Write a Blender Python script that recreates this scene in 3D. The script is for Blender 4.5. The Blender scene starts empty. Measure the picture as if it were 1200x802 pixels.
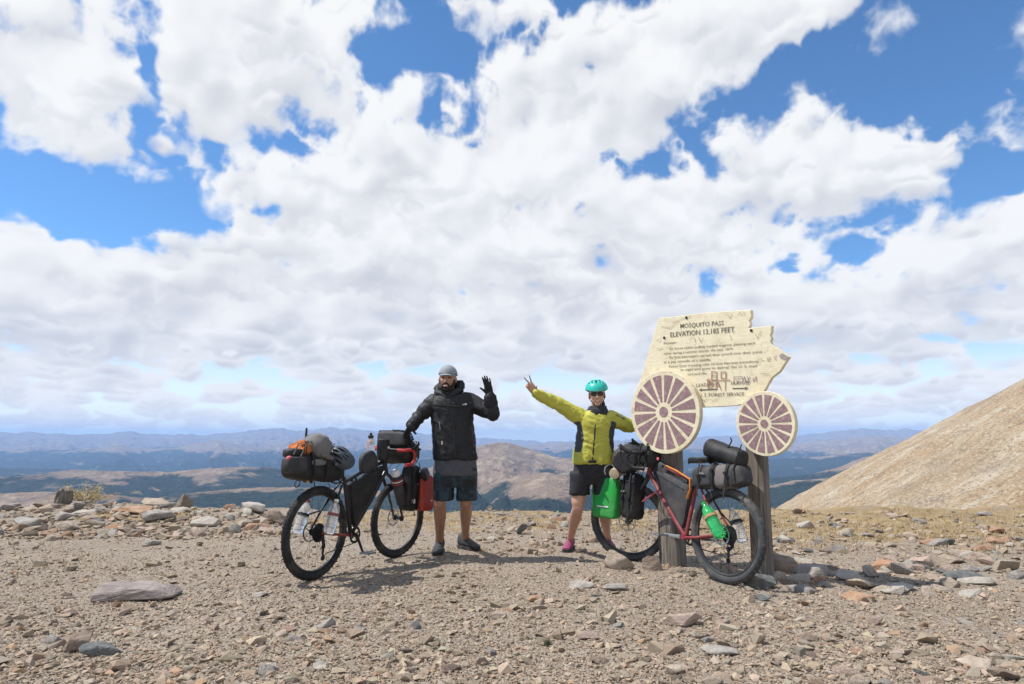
import bpy, bmesh, math, random
import numpy as np
from mathutils import Vector, Matrix, Euler

random.seed(7)
RNG = np.random.default_rng(7)
R = math.radians
SC = bpy.context.scene
COL = SC.collection

# ------------------------------------------------------------------ camera
FPX, CX, CY, HOR, CAMH = 766.0, 600.0, 401.0, 516.0, 1.11     # photo pixels (1200 x 802), metres
TILT = math.atan((HOR - CY) / FPX)
cam_data = bpy.data.cameras.new('camera')
cam = bpy.data.objects.new('camera', cam_data)
COL.objects.link(cam)
cam.location = (0, 0, CAMH)
cam.rotation_euler = (math.pi / 2 + TILT, 0, 0)
cam_data.sensor_width = 36
cam_data.lens = 36 * FPX / 1200
cam_data.clip_start = 0.05
cam_data.clip_end = 200000
SC.camera = cam

def ray(px, py):
    a, b = (px - CX) / FPX, -(py - CY) / FPX
    c, s = math.cos(TILT), math.sin(TILT)
    return Vector((a, c - b * s, s + b * c))

def at(px, py, y):
    """the point seen at a photo pixel, at distance y straight ahead of the camera"""
    d = ray(px, py)
    t = y / d.y
    return Vector((d.x * t, y, CAMH + d.z * t))

def on_ground(px, py, z=0.0):
    d = ray(px, py)
    t = (z - CAMH) / d.z
    return Vector((d.x * t, d.y * t, z))

# ------------------------------------------------------------------ sun, sky, exposure
SUN_AZ, SUN_EL = R(-90), R(58)          # azimuth from +Y towards +X
S = Vector((math.sin(SUN_AZ) * math.cos(SUN_EL), math.cos(SUN_AZ) * math.cos(SUN_EL), math.sin(SUN_EL)))
sun_data = bpy.data.lights.new('sun', 'SUN')
sun_data.energy = 4.2
sun_data.angle = R(0.55)
sun_data.color = (1.0, 0.955, 0.89)
sun = bpy.data.objects.new('sun', sun_data)
COL.objects.link(sun)
sun.rotation_euler = S.to_track_quat('Z', 'Y').to_euler()
sun.location = S * 60

SC.view_settings.view_transform = 'Standard'
SC.view_settings.look = 'None'
SC.view_settings.exposure = 0.48
SC.view_settings.gamma = 1.0
SC.view_settings.use_curve_mapping = False
SC.render.engine = 'CYCLES'
SC.cycles.use_denoising = True
SC.cycles.max_bounces = 8
SC.cycles.volume_bounces = 1
SC.cycles.transparent_max_bounces = 16

class NT:
    """small helper for writing node trees"""
    def __init__(self, tree):
        self.t = tree
    def n(self, kind, **kw):
        nd = self.t.nodes.new(kind)
        for k, v in kw.items():
            setattr(nd, k, v)
        return nd
    def put(self, sock, v):
        if isinstance(v, bpy.types.NodeSocket):
            self.t.links.new(v, sock)
        elif v is not None:
            sock.default_value = v
    def m(self, op, a, b=None, c=None, clamp=False):
        nd = self.n('ShaderNodeMath', operation=op, use_clamp=clamp)
        self.put(nd.inputs[0], a)
        if b is not None: self.put(nd.inputs[1], b)
        if c is not None: self.put(nd.inputs[2], c)
        return nd.outputs[0]
    def v(self, op, a, b=None, scale=None):
        nd = self.n('ShaderNodeVectorMath', operation=op)
        self.put(nd.inputs[0], a)
        if b is not None: self.put(nd.inputs[1], b)
        if scale is not None: self.put(nd.inputs['Scale'], scale)
        return nd.outputs['Value'] if op in ('LENGTH', 'DOT_PRODUCT', 'DISTANCE') else nd.outputs[0]
    def xyz(self, x, y, z=0.0):
        nd = self.n('ShaderNodeCombineXYZ')
        for i, q in enumerate((x, y, z)): self.put(nd.inputs[i], q)
        return nd.outputs[0]
    def sep(self, vec):
        nd = self.n('ShaderNodeSeparateXYZ'); self.put(nd.inputs[0], vec)
        return nd.outputs
    def noise(self, vec, scale, detail=4, rough=0.55, lac=2.0, dist=0.0, color=False):
        nd = self.n('ShaderNodeTexNoise')
        if vec is not None: self.put(nd.inputs['Vector'], vec)
        self.put(nd.inputs['Scale'], scale); nd.inputs['Detail'].default_value = detail
        nd.inputs['Roughness'].default_value = rough; nd.inputs['Lacunarity'].default_value = lac
        nd.inputs['Distortion'].default_value = dist
        return nd.outputs['Color'] if color else nd.outputs[0]
    def voro(self, vec, scale, feature='F1', out='Distance', rand=1.0):
        nd = self.n('ShaderNodeTexVoronoi', feature=feature)
        if vec is not None: self.put(nd.inputs['Vector'], vec)
        self.put(nd.inputs['Scale'], scale); nd.inputs['Randomness'].default_value = rand
        return nd.outputs[out]
    def ramp(self, fac, stops, interp='LINEAR'):
        nd = self.n('ShaderNodeValToRGB'); nd.color_ramp.interpolation = interp
        el = nd.color_ramp.elements
        while len(el) < len(stops): el.new(0.5)
        for e, (p, c) in zip(el, stops):
            e.position = p; e.color = (c[0], c[1], c[2], 1) if not isinstance(c, (int, float)) else (c, c, c, 1)
        self.put(nd.inputs[0], fac)
        return nd.outputs[0]
    def smooth(self, x, lo, hi, a=0.0, b=1.0):
        nd = self.n('ShaderNodeMapRange', interpolation_type='SMOOTHSTEP')
        self.put(nd.inputs[0], x)
        for i, q in enumerate((lo, hi, a, b)): self.put(nd.inputs[i + 1], q)
        return nd.outputs[0]
    def mix(self, fac, a, b, blend='MIX'):
        nd = self.n('ShaderNodeMix', data_type='RGBA', blend_type=blend)
        self.put(nd.inputs[0], fac)
        self.put(nd.inputs[6], (*a, 1) if isinstance(a, tuple) and len(a) == 3 else a)
        self.put(nd.inputs[7], (*b, 1) if isinstance(b, tuple) and len(b) == 3 else b)
        return nd.outputs[2]

# ------------------------------------------------------------------ noise
def _hash(i, j, seed):
    h = (i.astype(np.uint32) * np.uint32(374761393)) ^ (j.astype(np.uint32) * np.uint32(668265263)) ^ np.uint32((seed * 2246822519 + 974711) & 0xffffffff)
    h = (h ^ (h >> np.uint32(13))) * np.uint32(1274126177)
    h = (h ^ (h >> np.uint32(15))) * np.uint32(2246822519)
    return (h ^ (h >> np.uint32(16)))

def pnoise(x, y, seed=0):
    """gradient noise, about -1..1"""
    x = np.asarray(x, np.float32); y = np.asarray(y, np.float32)
    xi = np.floor(x); yi = np.floor(y)
    fx = x - xi; fy = y - yi
    xi = xi.astype(np.int64); yi = yi.astype(np.int64)
    u = fx * fx * fx * (fx * (fx * 6 - 15) + 10); v = fy * fy * fy * (fy * (fy * 6 - 15) + 10)
    def g(a, b):
        ang = _hash(xi + a, yi + b, seed).astype(np.float32) * np.float32(2 * np.pi / 4294967296.0)
        return np.cos(ang) * (fx - a) + np.sin(ang) * (fy - b)
    n0 = g(0, 0); n0 += (g(1, 0) - n0) * u
    n1 = g(0, 1); n1 += (g(1, 1) - n1) * u
    return (n0 + (n1 - n0) * v) * 1.5

def fbm(x, y, octaves=5, gain=0.5, seed=0, ridge=False):
    out = np.zeros(np.broadcast(x, y).shape, np.float32); a = 1.0; tot = 0.0
    for o in range(octaves):
        n = pnoise(x * 2.0 ** o + 17.3 * o, y * 2.0 ** o - 9.1 * o, seed + o * 7)
        if ridge: n = 1 - 2 * np.abs(n)
        out += a * n; tot += a; a *= gain
    return out / tot

def sstep(x, a, b):
    t = np.clip((x - a) / (b - a), 0, 1)
    return t * t * (3 - 2 * t)

def azel(px, py):
    d = ray(px, py).normalized()
    return math.atan2(d.x, d.y), math.asin(d.z)

# clouds seen over the pass: centre pixel, half sizes in pixels, tilt, weight
CLOUDS = [
    (40, 60, 135, 100, 5, .95), (100, 150, 90, 40, 20, .65), (300, 70, 130, 118, -8, 1.1), (345, 30, 100, 70, 0, .8),
    (210, 170, 40, 20, 25, .35), (482, 112, 44, 36, -35, .6), (590, 12, 60, 26, 0, .55), (455, 20, 26, 22, 0, .4),
    (380, 225, 150, 55, -5, 1.0), (500, 205, 150, 70, 8, 1.0), (620, 165, 130, 90, -28, 1.1),
    (760, 95, 190, 68, -27, 1.2), (890, 28, 130, 42, -22, .95), (700, 60, 80, 50, -20, .8),
    (1000, 200, 128, 76, -4, 1.15), (905, 215, 90, 66, 0, 1.0), (1060, 170, 60, 36, 8, .8),
    (620, 290, 320, 84, 0, 1.1), (780, 250, 160, 70, 0, .95), (470, 300, 200, 66, 0, 1.0), (850, 300, 80, 40, 0, .8),
    (30, 330, 140, 52, 4, .95), (240, 310, 120, 58, -6, .95), (160, 335, 140, 52, 0, .9), (-120, 350, 200, 100, 0, 1.0),
    (330, 370, 300, 58, 0, 1.0), (100, 385, 240, 42, 0, 1.0), (640, 378, 330, 56, 0, 1.0), (930, 370, 180, 46, -6, .9),
    (1120, 300, 150, 52, -18, 1.05), (1230, 290, 130, 70, -10, 1.0), (1050, 365, 220, 42, -8, .95), (1230, 365, 150, 38, -6, .85),
    (1062, 28, 36, 34, -40, .26), (930, 122, 20, 12, -30, .18), (1190, 165, 14, 14, 0, .2), (12, 265, 24, 10, 20, .2), (72, 280, 16, 7, -20, .16),
    (1250, 30, 60, 50, 0, .3), (-200, 100, 160, 120, 0, .9), (1420, 200, 200, 110, -10, .9), (-100, 460, 240, 26, 0, .8), (1350, 430, 240, 26, 0, .8),
]
BLUE = [
    (90, 240, 125, 46, 6, .6), (225, 235, 70, 40, 10, .5), (480, 60, 50, 60, 0, .4), (1070, 100, 130, 62, -22, .5), (1170, 200, 52, 34, 0, .5),
    (915, 308, 26, 18, 0, .5), (700, 180, 26, 14, 20, .3), (175, 60, 16, 70, 10, .4), (330, 242, 26, 10, 0, .35), (1140, 418, 90, 17, -10, .5),
    (440, 428, 46, 8, -8, .35), (500, 100, 20, 60, -20, .3), (870, 435, 40, 8, 0, .3), (640, 505, 120, 9, 0, .4), (1050, 320, 60, 9, -22, .3), (30, 245, 60, 22, 0, .3),
]

# ------------------------------------------------------------------ clouds, worked out over azimuth and elevation
SKW, SKH, SK_EL = 3072, 1280, R(75)
def blur(a, n):
    for ax in (0, 1):
        k = 2 * n + 1
        p = np.pad(a, [(n + 1, n) if i == ax else (0, 0) for i in (0, 1)], mode='edge')
        c = np.cumsum(p, axis=ax, dtype=np.float64)
        a = ((c[k:, :] - c[:-k, :]) if ax == 0 else (c[:, k:] - c[:, :-k])) / k
    return a.astype(np.float32)

def cloud_maps():
    az = (np.linspace(-np.pi / 2, np.pi / 2, SKW, dtype=np.float32))[None, :]
    el = (np.linspace(0, SK_EL, SKH, dtype=np.float32))[:, None]
    az, el = np.broadcast_arrays(az, el)
    s = 1 / (np.sin(el) + 0.15)
    Px, Py = np.sin(az) * np.cos(el) * s, np.cos(az) * np.cos(el) * s
    Ax, Ay = az * 1.3, 0.34 * np.log(el + 0.095) + 0.75 * el       # finer towards the horizon
    elq = 0.2 + 0.8 * sstep(el, 0.02, 0.35)
    w1 = fbm(Ax * 5.5, Ay * 5.5, 4, .55, 11); w2 = fbm(Ax * 5.5, Ay * 5.5, 4, .55, 31)
    va = az + 0.050 * w1; ve = el + 0.045 * w2 * elq
    f1 = fbm(Px * 2.4, Py * 2.4, 5, .55, 51)
    f2 = fbm(Ax * 8 + .3 * w2, Ay * 8 + .3 * w1, 8, .575, 71)
    bil = 1 - np.abs(fbm(Ax * 9 + .3 * w1, Ay * 9 + .2 * w2, 6, .52, 91)) * 2.6          # rounded puffs
    rag = f1 * .10 + f2 * .80 + (bil - .5) * .46
    def up(a, da, de):
        n = int(round(de / SK_EL * SKH)); m = int(round(da / np.pi * SKW))
        b = np.roll(a, m, axis=1)
        return np.concatenate([b[n:], np.repeat(b[-1:], n, 0)], 0)
    relief = f2 * .6 + bil * .5
    fine = blur(relief, 1); fine = fine - up(fine, .006, .010)
    mid = blur(relief, 7); mid = mid - up(mid, .014, .024)
    big = blur(rag, 21); big = big - up(big, .03, .07)
    light = .15 * fine + .50 * mid + .55 * big
    hole = np.zeros(az.shape, np.float32)
    def local(item, reach=2.5):
        px, py, rx, ry, rot, wt = item[:6]
        a, e = azel(px, py)
        ra = abs(azel(px + rx * .5, py)[0] - azel(px - rx * .5, py)[0])
        re = abs(azel(px, py + ry * .5)[1] - azel(px, py - ry * .5)[1])
        c, sn = math.cos(R(rot)), math.sin(R(rot))
        ha = reach * math.hypot(ra * c, re * sn); he = reach * math.hypot(ra * sn, re * c)
        x0, x1 = [int(np.clip((q + np.pi / 2) / np.pi * SKW, 0, SKW)) for q in (a - ha, a + ha)]
        y0, y1 = [int(np.clip(q / SK_EL * SKH, 0, SKH)) for q in (e - he, e + he)]
        sl = (slice(y0, max(y1, y0 + 1)), slice(x0, max(x1, x0 + 1)))
        dx, dy = va[sl] - a, ve[sl] - e
        lx, ly = (dx * c - dy * sn) / ra, (dx * sn + dy * c) / re
        return sl, lx, ly, wt, e
    for it in BLUE:
        sl, lx, ly, wt, e = local(it)
        hole[sl] = np.maximum(hole[sl], (1.2 - np.sqrt(lx * lx + ly * ly)) * wt * 1.3)
    base = fbm(Px * .55 + 3, Py * .55, 2, .5, 5) * 1.5 - .35
    outside = np.clip(sstep(np.abs(az), .70, .95) + sstep(el, .62, .8), 0, 1)
    d = base - 2 * (1 - outside) + rag
    alpha = sstep(d, -.02, .42) ** .85
    shade = np.clip(.1 + .4 * sstep(d, .2, 1.1) - light, 0, 1)
    puffs = []
    rg = random.Random(5)
    for (px, py, rx, ry, rot, wt) in CLOUDS:
        puffs.append((px, py, rx, ry, rot, wt, 0))
        if rx > 55 and py < 505:
            for k in range(int(2 + rx / 38)):
                t = rg.uniform(-.95, .95); q = rg.uniform(-.55, .62)
                x, y = rx * t, -ry * q * math.sqrt(1 - t * t * .8)
                c, s_ = math.cos(R(rot)), math.sin(R(rot))
                r1 = rg.uniform(.16, .34) * min(rx, 190); r2 = min(r1 * rg.uniform(.5, .75), ry * .75)
                puffs.append((px + x * c - y * s_, py + x * s_ + y * c, r1, r2, rot * .5, rg.uniform(.75, 1.15), 1))
    for y0, cover in ((508, .55), (503, .7), (497, .7), (490, .72), (481, .74), (470, .74), (457, .72), (441, .72), (421, .7), (396, .62)):
        h = (517 - y0) * .155 + 2.2; x = -420.0
        while x < 1620:
            w = h * rg.uniform(1.7, 4.2)
            if rg.random() < cover:
                py = y0 + rg.uniform(-.5, .5) * h
                puffs.append((x + w, py, w, h, rg.uniform(-4, 2), rg.uniform(.8, 1.15), 2))
                for k in range(rg.randint(1, 3)):            # heaped tops
                    r1 = w * rg.uniform(.25, .5)
                    puffs.append((x + w + rg.uniform(-.6, .6) * w, py - h * rg.uniform(.3, .8), r1, min(r1 * .7, h * .9), 0, rg.uniform(.8, 1.1), 2))
            x += w * rg.uniform(1.3, 2.1)
    for it in sorted(puffs, key=lambda c: -c[1] - .9 * c[3]):             # far, low clouds first
        sl, lx, ly, wt, e = local(it)
        lf = np.where(ly < 0, ly * 1.12, ly)
        dd = np.minimum((1.18 - np.sqrt(lx * lx + lf * lf)) * wt, .8) + rag[sl] * np.where(ly < 0, .85, 1.0) * (.75 if it[6] == 2 else 1) - hole[sl] * (.6 if it[6] == 2 else 1)
        soft = {0: .50 if wt > .5 else .8, 1: .85, 2: .50}[it[6]]
        al = sstep(dd, 0.0, soft) ** .85
        under = sstep(-ly - .6 * f2[sl], -.25, .70) * sstep(dd, .05, .55)
        sh = .05 + (.62 if it[6] == 2 else (.56 if e < .30 else .46)) * under + .16 * sstep(dd, .5, 1.3) - light[sl] * (1 - .3 * under)
        sh = np.clip(sh, 0, 1)
        shade[sl] = shade[sl] * (1 - al) * alpha[sl] + sh * al
        alpha[sl] = alpha[sl] * (1 - al) + al
        shade[sl] = np.where(alpha[sl] > 1e-3, shade[sl] / np.maximum(alpha[sl], 1e-3), 0)
    shade = shade + .12 * (1 - sstep(el, 0.0, .25))
    return np.clip(alpha, 0, 1), np.clip(shade, 0, 1)

def build_world():
    w = bpy.data.worlds.new('World'); SC.world = w; w.use_nodes = True
    w.cycles.sampling_method = 'MANUAL'; w.cycles.sample_map_resolution = 512
    alpha, shade = cloud_maps()
    img = bpy.data.images.new('cloud_field', SKW, SKH, float_buffer=True, is_data=True)
    buf = np.ones((SKH, SKW, 4), np.float32); buf[..., 0] = alpha; buf[..., 1] = shade; buf[..., 2] = 0
    img.pixels.foreach_set(buf.ravel()); img.pack()
    q = NT(w.node_tree)
    for nd in list(w.node_tree.nodes): w.node_tree.nodes.remove(nd)
    out = q.n('ShaderNodeOutputWorld'); bg = q.n('ShaderNodeBackground')
    sky = q.n('ShaderNodeTexSky', sky_type='NISHITA')
    sky.sun_disc = False; sky.sun_elevation = SUN_EL; sky.sun_rotation = SUN_AZ % (2 * math.pi)
    sky.altitude = 2500; sky.air_density = 1.0; sky.dust_density = 0.6; sky.ozone_density = 2.0
    tc = q.n('ShaderNodeTexCoord')
    X, Y, Z = q.sep(q.v('NORMALIZE', tc.outputs['Generated']))
    az = q.m('ARCTAN2', X, Y); el = q.m('ARCSINE', Z)
    it = q.n('ShaderNodeTexImage', image=img, extension='MIRROR', interpolation='Cubic')
    q.put(it.inputs[0], q.xyz(q.m('MULTIPLY_ADD', az, 1 / math.pi, 0.5), q.m('DIVIDE', q.m('MAXIMUM', el, 0.001), SK_EL)))
    sp = q.n('ShaderNodeSeparateColor'); q.put(sp.inputs[0], it.outputs[0])
    lit = q.mix(sp.outputs[1], CLOUD_LIT, CLOUD_GREY)
    lit = q.mix(q.smooth(el, 0.0, 0.14, 0.50, 0.0), lit, CLOUD_FAR)
    skyc = q.mix(1.0, sky.outputs[0], SKY_TINT, 'MULTIPLY')
    skyc = q.mix(q.smooth(el, 0.0, 0.20, 0.80, 0.0), skyc, SKY_LOW)
    q.put(bg.inputs[0], q.mix(sp.outputs[0], skyc, lit))
    bg.inputs[1].default_value = 0.10
    q.put(out.inputs[0], bg.outputs[0])

SKY_TINT = (0.78, 1.16, 1.38)
CLOUD_LIT, CLOUD_GREY, CLOUD_FAR, SKY_LOW = (6.85, 6.9, 6.95), (4.0, 4.15, 4.65), (9.2, 8.6, 7.7), (9.4, 8.9, 7.9)
build_world()
# ------------------------------------------------------------------ mesh and material helpers
def link(o, parent=None):
    COL.objects.link(o)
    if parent is not None: o.parent = parent
    return o

def mesh_np(name, verts, faces, smooth=False):
    """mesh from arrays; faces all of one size"""
    me = bpy.data.meshes.new(name)
    verts = np.ascontiguousarray(verts, np.float32); faces = np.ascontiguousarray(faces, np.int32)
    k = faces.shape[1]
    me.vertices.add(len(verts)); me.vertices.foreach_set('co', verts.ravel())
    me.loops.add(faces.size); me.loops.foreach_set('vertex_index', faces.ravel())
    me.polygons.add(len(faces)); me.polygons.foreach_set('loop_start', np.arange(0, faces.size, k, dtype=np.int32))
    me.polygons.foreach_set('use_smooth', np.full(len(faces), smooth))
    me.update(calc_edges=True)
    return me

def grid_faces(nr, nc):
    i = np.arange(nr - 1)[:, None] * nc + np.arange(nc - 1)[None, :]
    return np.stack([i, i + 1, i + nc + 1, i + nc], -1).reshape(-1, 4)

def tag(o, label=None, cat=None, group=None, kind=None):
    if label: o['label'] = label
    if cat: o['category'] = cat
    if group: o['group'] = group
    if kind: o['kind'] = kind
    return o

def new_mat(name):
    m = bpy.data.materials.new(name); m.use_nodes = True
    q = NT(m.node_tree)
    return m, q, m.node_tree.nodes['Principled BSDF']

def finish(q, b, col, rough=None, height=None, dist=0.01, strength=1.0):
    q.put(b.inputs['Base Color'], col)
    if rough is not None: q.put(b.inputs['Roughness'], rough)
    if height is not None:
        bp = q.n('ShaderNodeBump'); bp.inputs['Strength'].default_value = strength; bp.inputs['Distance'].default_value = dist
        q.put(bp.inputs['Height'], height); q.put(b.inputs['Normal'], bp.outputs[0])

def pos(q):
    return q.n('ShaderNodeNewGeometry').outputs['Position']

def objco(q):
    return q.n('ShaderNodeTexCoord').outputs['Object']

# ------------------------------------------------------------------ distant terrain (polar sheets, real distances)
def prof(pts):
    xs = [azel(p[0], p[1])[0] for p in pts]; es = [math.tan(azel(p[0], p[1])[1]) for p in pts]
    return np.array(xs), np.array(es)

RIDGES = [  # distance m, relief depth, near slope, ripple px, crest line in photo pixels
    (33000, 1150, .20, 4.0, [(-400, 511), (-200, 513), (0, 513), (30, 512), (60, 513.5), (100, 515), (125, 514), (155, 510.5), (166, 514), (200, 515), (240, 514), (275, 512.5), (300, 509), (330, 507), (345, 510), (370, 509), (393, 505), (410, 508), (440, 511), (470, 511), (500, 514), (560, 518), (640, 523), (740, 521), (800, 518), (860, 516), (905, 517), (930, 517), (971, 512), (1013, 507), (1035, 510), (1060, 508), (1100, 511), (1300, 509), (1500, 512)]),
    (21000, 900, .16, 2.4, [(-400, 528), (-200, 526), (0, 530), (60, 533), (100, 530), (144, 524.5), (170, 530), (200, 529), (255, 519.5), (290, 527), (330, 528), (420, 529), (520, 526), (600, 528), (630, 525), (655, 521), (690, 522.5), (730, 523), (800, 527), (860, 526), (905, 525), (940, 522), (985, 518), (1027, 514.5), (1060, 517), (1100, 515), (1300, 515), (1500, 518)]),
    (12500, 800, .15, 1.0, [(-400, 545), (0, 548), (150, 552), (300, 552), (420, 545), (520, 535), (600, 545), (680, 536), (740, 535), (820, 540), (900, 538), (950, 536), (1000, 531), (1030, 530), (1070, 525), (1200, 522), (1500, 528)]),
    (6600, 620, .26, 1.4, [(-400, 566), (-150, 563), (0, 559), (40, 556), (85, 550.5), (130, 552), (200, 553), (240, 549), (280, 547), (320, 548), (360, 554), (420, 557), (480, 556), (505, 548), (530, 534), (552, 524.5), (575, 519.5), (590, 518.5), (605, 521), (625, 527.5), (650, 535.5), (680, 538), (700, 539), (740, 545), (800, 553), (880, 558), (905, 560), (950, 556), (985, 547), (1010, 536), (1040, 531), (1080, 527), (1300, 525), (1500, 530)]),
    (4300, 520, .24, 1.6, [(-400, 582), (0, 578), (60, 576), (120, 579), (180, 584), (230, 577), (300, 571), (360, 571), (430, 574), (500, 580), (545, 575), (580, 565), (610, 556.5), (640, 553.5), (665, 557), (700, 568), (740, 578), (800, 588), (880, 575), (930, 563), (985, 560), (1060, 556), (1300, 560), (1500, 560)]),
]
for k, r_ in enumerate(RIDGES):
    RIDGES[k] = r_[:4] + prof([(x, y - (3.5 if k == 0 else 2.5 if k == 1 else 0)) for x, y in r_[4]])

def far_height(az, r):
    valley = -1150 + 130 * fbm(az * 30 * r / 9000, r / 2600, 4, .5, 201)
    h = np.maximum(valley, 0) * 0 + valley
    slope0 = -9 - (r - 35) * .42
    h = np.maximum(h, slope0)
    for k, (D, depth, sl, rip, xs, es) in enumerate(RIDGES):
        Dk = D * (1 + .05 * pnoise(az * 9, np.zeros_like(az) + k * 3.3, 300 + k))
        crest = np.interp(az, xs, es) * Dk + CAMH
        x, y = az * D, r
        L = D * .10
        spur = fbm(az * D / L * (2.2 if D > 10000 else 1.6), r / L * 1.3, 6, .55, 320 + k, ridge=True)
        dn = np.maximum(Dk - r, 0); df = np.maximum(r - Dk, 0)
        fall = depth * (1 - np.exp(-(dn * sl + df * sl * 1.2) / depth))
        fall = fall + .05 * np.maximum(dn - depth / sl, 0)
        wig = 1 - (.55 if D > 10000 else .46) * spur * sstep(fall, 4, depth * .35)
        det = fbm(az * D / (L * .16), r / (L * .16), 5, .55, 340 + k) * D / 783 * rip
        if D > 20000: det = fbm(az * D / (L * .30), r / (L * .30), 5, .5, 360 + k, ridge=True) * D / 783 * rip * 1.1
        hk = crest - fall * wig + det * (.6 + .4 * sstep(fall, 0, 60))
        h = np.maximum(h, hk)
    return h

def far_sheet(name, r0, r1, nr, nc, mat, a0=-50, a1=50):
    az = np.linspace(R(a0), R(a1), nc); rr = r0 * (r1 / r0) ** np.linspace(0, 1, nr)
    A, Q = np.meshgrid(az, rr)
    Z = far_height(A, Q)
    V = np.stack([Q * np.sin(A) / np.cos(A * 0), Q * np.cos(A), Z], -1).reshape(-1, 3)
    me = mesh_np(name, V, grid_faces(nr, nc)[:, ::-1], True)
    me.materials.append(mat)
    return tag(link(bpy.data.objects.new(name, me)), kind='structure')

def terrain_mat():
    m, q, b = new_mat('mountain_ground')
    P = pos(q); X, Y, Z = q.sep(P)
    dist = q.v('LENGTH', P)
    km = q.v('SCALE', P, scale=0.001)
    n1 = q.noise(km, 1.1, 6, .6); n2 = q.noise(km, 5.0, 6, .62); n3 = q.noise(km, 22.0, 5, .6)
    # tree line: lower for the near hills, wavering with gullies
    tl = q.m('ADD', q.smooth(dist, 4000, 16000, -290, -300), q.m('ADD', q.m('MULTIPLY', q.m('SUBTRACT', n1, .5), 480), q.m('MULTIPLY', q.m('SUBTRACT', n2, .5), 170)))
    tundra = q.smooth(q.m('SUBTRACT', Z, tl), -18, 22)
    brown = q.ramp(n2, [(.25, (.15, .10, .07)), (.5, (.255, .185, .125)), (.62, (.34, .26, .175)), (.78, (.44, .365, .265))])
    brown = q.mix(q.smooth(n3, .45, .68, 0, .5), brown, (.20, .135, .09))
    forest = q.ramp(n3, [(.3, (.010, .018, .014)), (.6, (.024, .036, .024)), (.75, (.045, .055, .03))])
    meadow = q.smooth(q.noise(km, 2.6, 6, .65), .60, .66)
    forest = q.mix(q.m('MULTIPLY', meadow, .85), forest, (.24, .19, .105))
    aspen = q.smooth(q.noise(q.v('ADD', km, (3.1, 7.7, 1.2)), 3.2, 5, .7), .665, .70)
    forest = q.mix(q.m('MULTIPLY', aspen, .8), forest, (.40, .26, .06))
    snow = q.m('MULTIPLY', q.smooth(n3, .66, .70), q.smooth(Z, -150, 120))
    col = q.mix(tundra, forest, brown)
    col = q.mix(q.m('MULTIPLY', snow, .6), col, (.75, .75, .75))
    finish(q, b, col, .95, q.m('ADD', q.m('MULTIPLY', n3, 1.0), q.m('MULTIPLY', n2, 3.0)), 45, .8)
    b.inputs['Specular IOR Level'].default_value = .1
    return m

TM = terrain_mat()
far_sheet('near_slope', 30, 2300, 60, 160, TM)
far_sheet('brown_hills', 2300, 8800, 330, 620, TM)
far_sheet('forested_hills', 8800, 22500, 210, 520, TM)
far_sheet('far_mountains', 22500, 44000, 150, 620, TM)

# ------------------------------------------------------------------ hillside on the right
def cone_height(x, y):
    cx, cy, top = 812., 640., 212.
    dx, dy = x - cx, y - cy
    rr = np.sqrt(dx * dx + dy * dy)
    z = top - rr * .572 - 6 * sstep(rr, 0, 60) * 0
    z = z + 9.0 * fbm(x / 130, y / 130, 4, .5, 401) + 2.6 * fbm(x / 45, y / 45, 3, .5, 405) + 1.6 * fbm(x / 17, y / 17, 4, .6, 411)
    return z

def build_hillside():
    nx, ny = 420, 330
    X, Y = np.meshgrid(np.linspace(110, 960, nx), np.linspace(100, 900, ny))
    Z = np.maximum(cone_height(X, Y), -150)
    V = np.stack([X, Y, Z], -1).reshape(-1, 3)
    me = mesh_np('hillside', V, grid_faces(ny, nx), True)
    m, q, b = new_mat('hillside_scree')
    P = pos(q)
    n1 = q.noise(P, .011, 5, .6); n2 = q.noise(P, .07, 6, .62); n3 = q.noise(P, .55, 5, .65)
    st = q.n('ShaderNodeMapping'); q.put(st.inputs[0], P); st.inputs['Rotation'].default_value = (0, 0, R(-40)); st.inputs['Scale'].default_value = (.012, .06, .012)
    n4 = q.noise(st.outputs[0], 1.0, 5, .6); n5 = q.noise(P, .33, 6, .75)
    c = q.ramp(n1, [(.30, (.32, .225, .13)), (.48, (.42, .325, .21)), (.6, (.37, .255, .14)), (.72, (.46, .385, .28))])
    c = q.mix(q.smooth(n4, .48, .66, 0, .7), c, (.30, .195, .10))
    c = q.mix(q.smooth(n4, .47, .32, 0, .7), c, (.52, .455, .35))
    c = q.mix(q.smooth(n2, .52, .70, 0, .55), c, (.20, .16, .12))
    c = q.mix(q.smooth(n3, .54, .68, 0, .6), c, (.15, .125, .10))
    c = q.mix(q.smooth(n3, .44, .32, 0, .5), c, (.48, .43, .36))
    c = q.mix(q.smooth(n5, .54, .60, 0, .75), c, (.15, .12, .09))
    c = q.mix(q.smooth(n5, .46, .40, 0, .6), c, (.54, .48, .39))
    c = q.mix(q.smooth(n1, .46, .34, 0, .3), c, (.27, .25, .18))
    finish(q, b, c, .95, q.m('ADD', q.m('MULTIPLY', n5, 2.0), q.m('ADD', n3, q.m('MULTIPLY', n2, 3.0))), 1.1, 1.0)
    b.inputs['Specular IOR Level'].default_value = .15
    me.materials.append(m)
    return tag(link(bpy.data.objects.new('hillside', me)), kind='structure')
HILL = build_hillside()

# ------------------------------------------------------------------ the pass itself
def crest_y(x):
    return 10.3 + .6 * sstep(x, 2, 7) + .35 * pnoise(x * .5, x * 0 + 3.1, 77)

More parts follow.
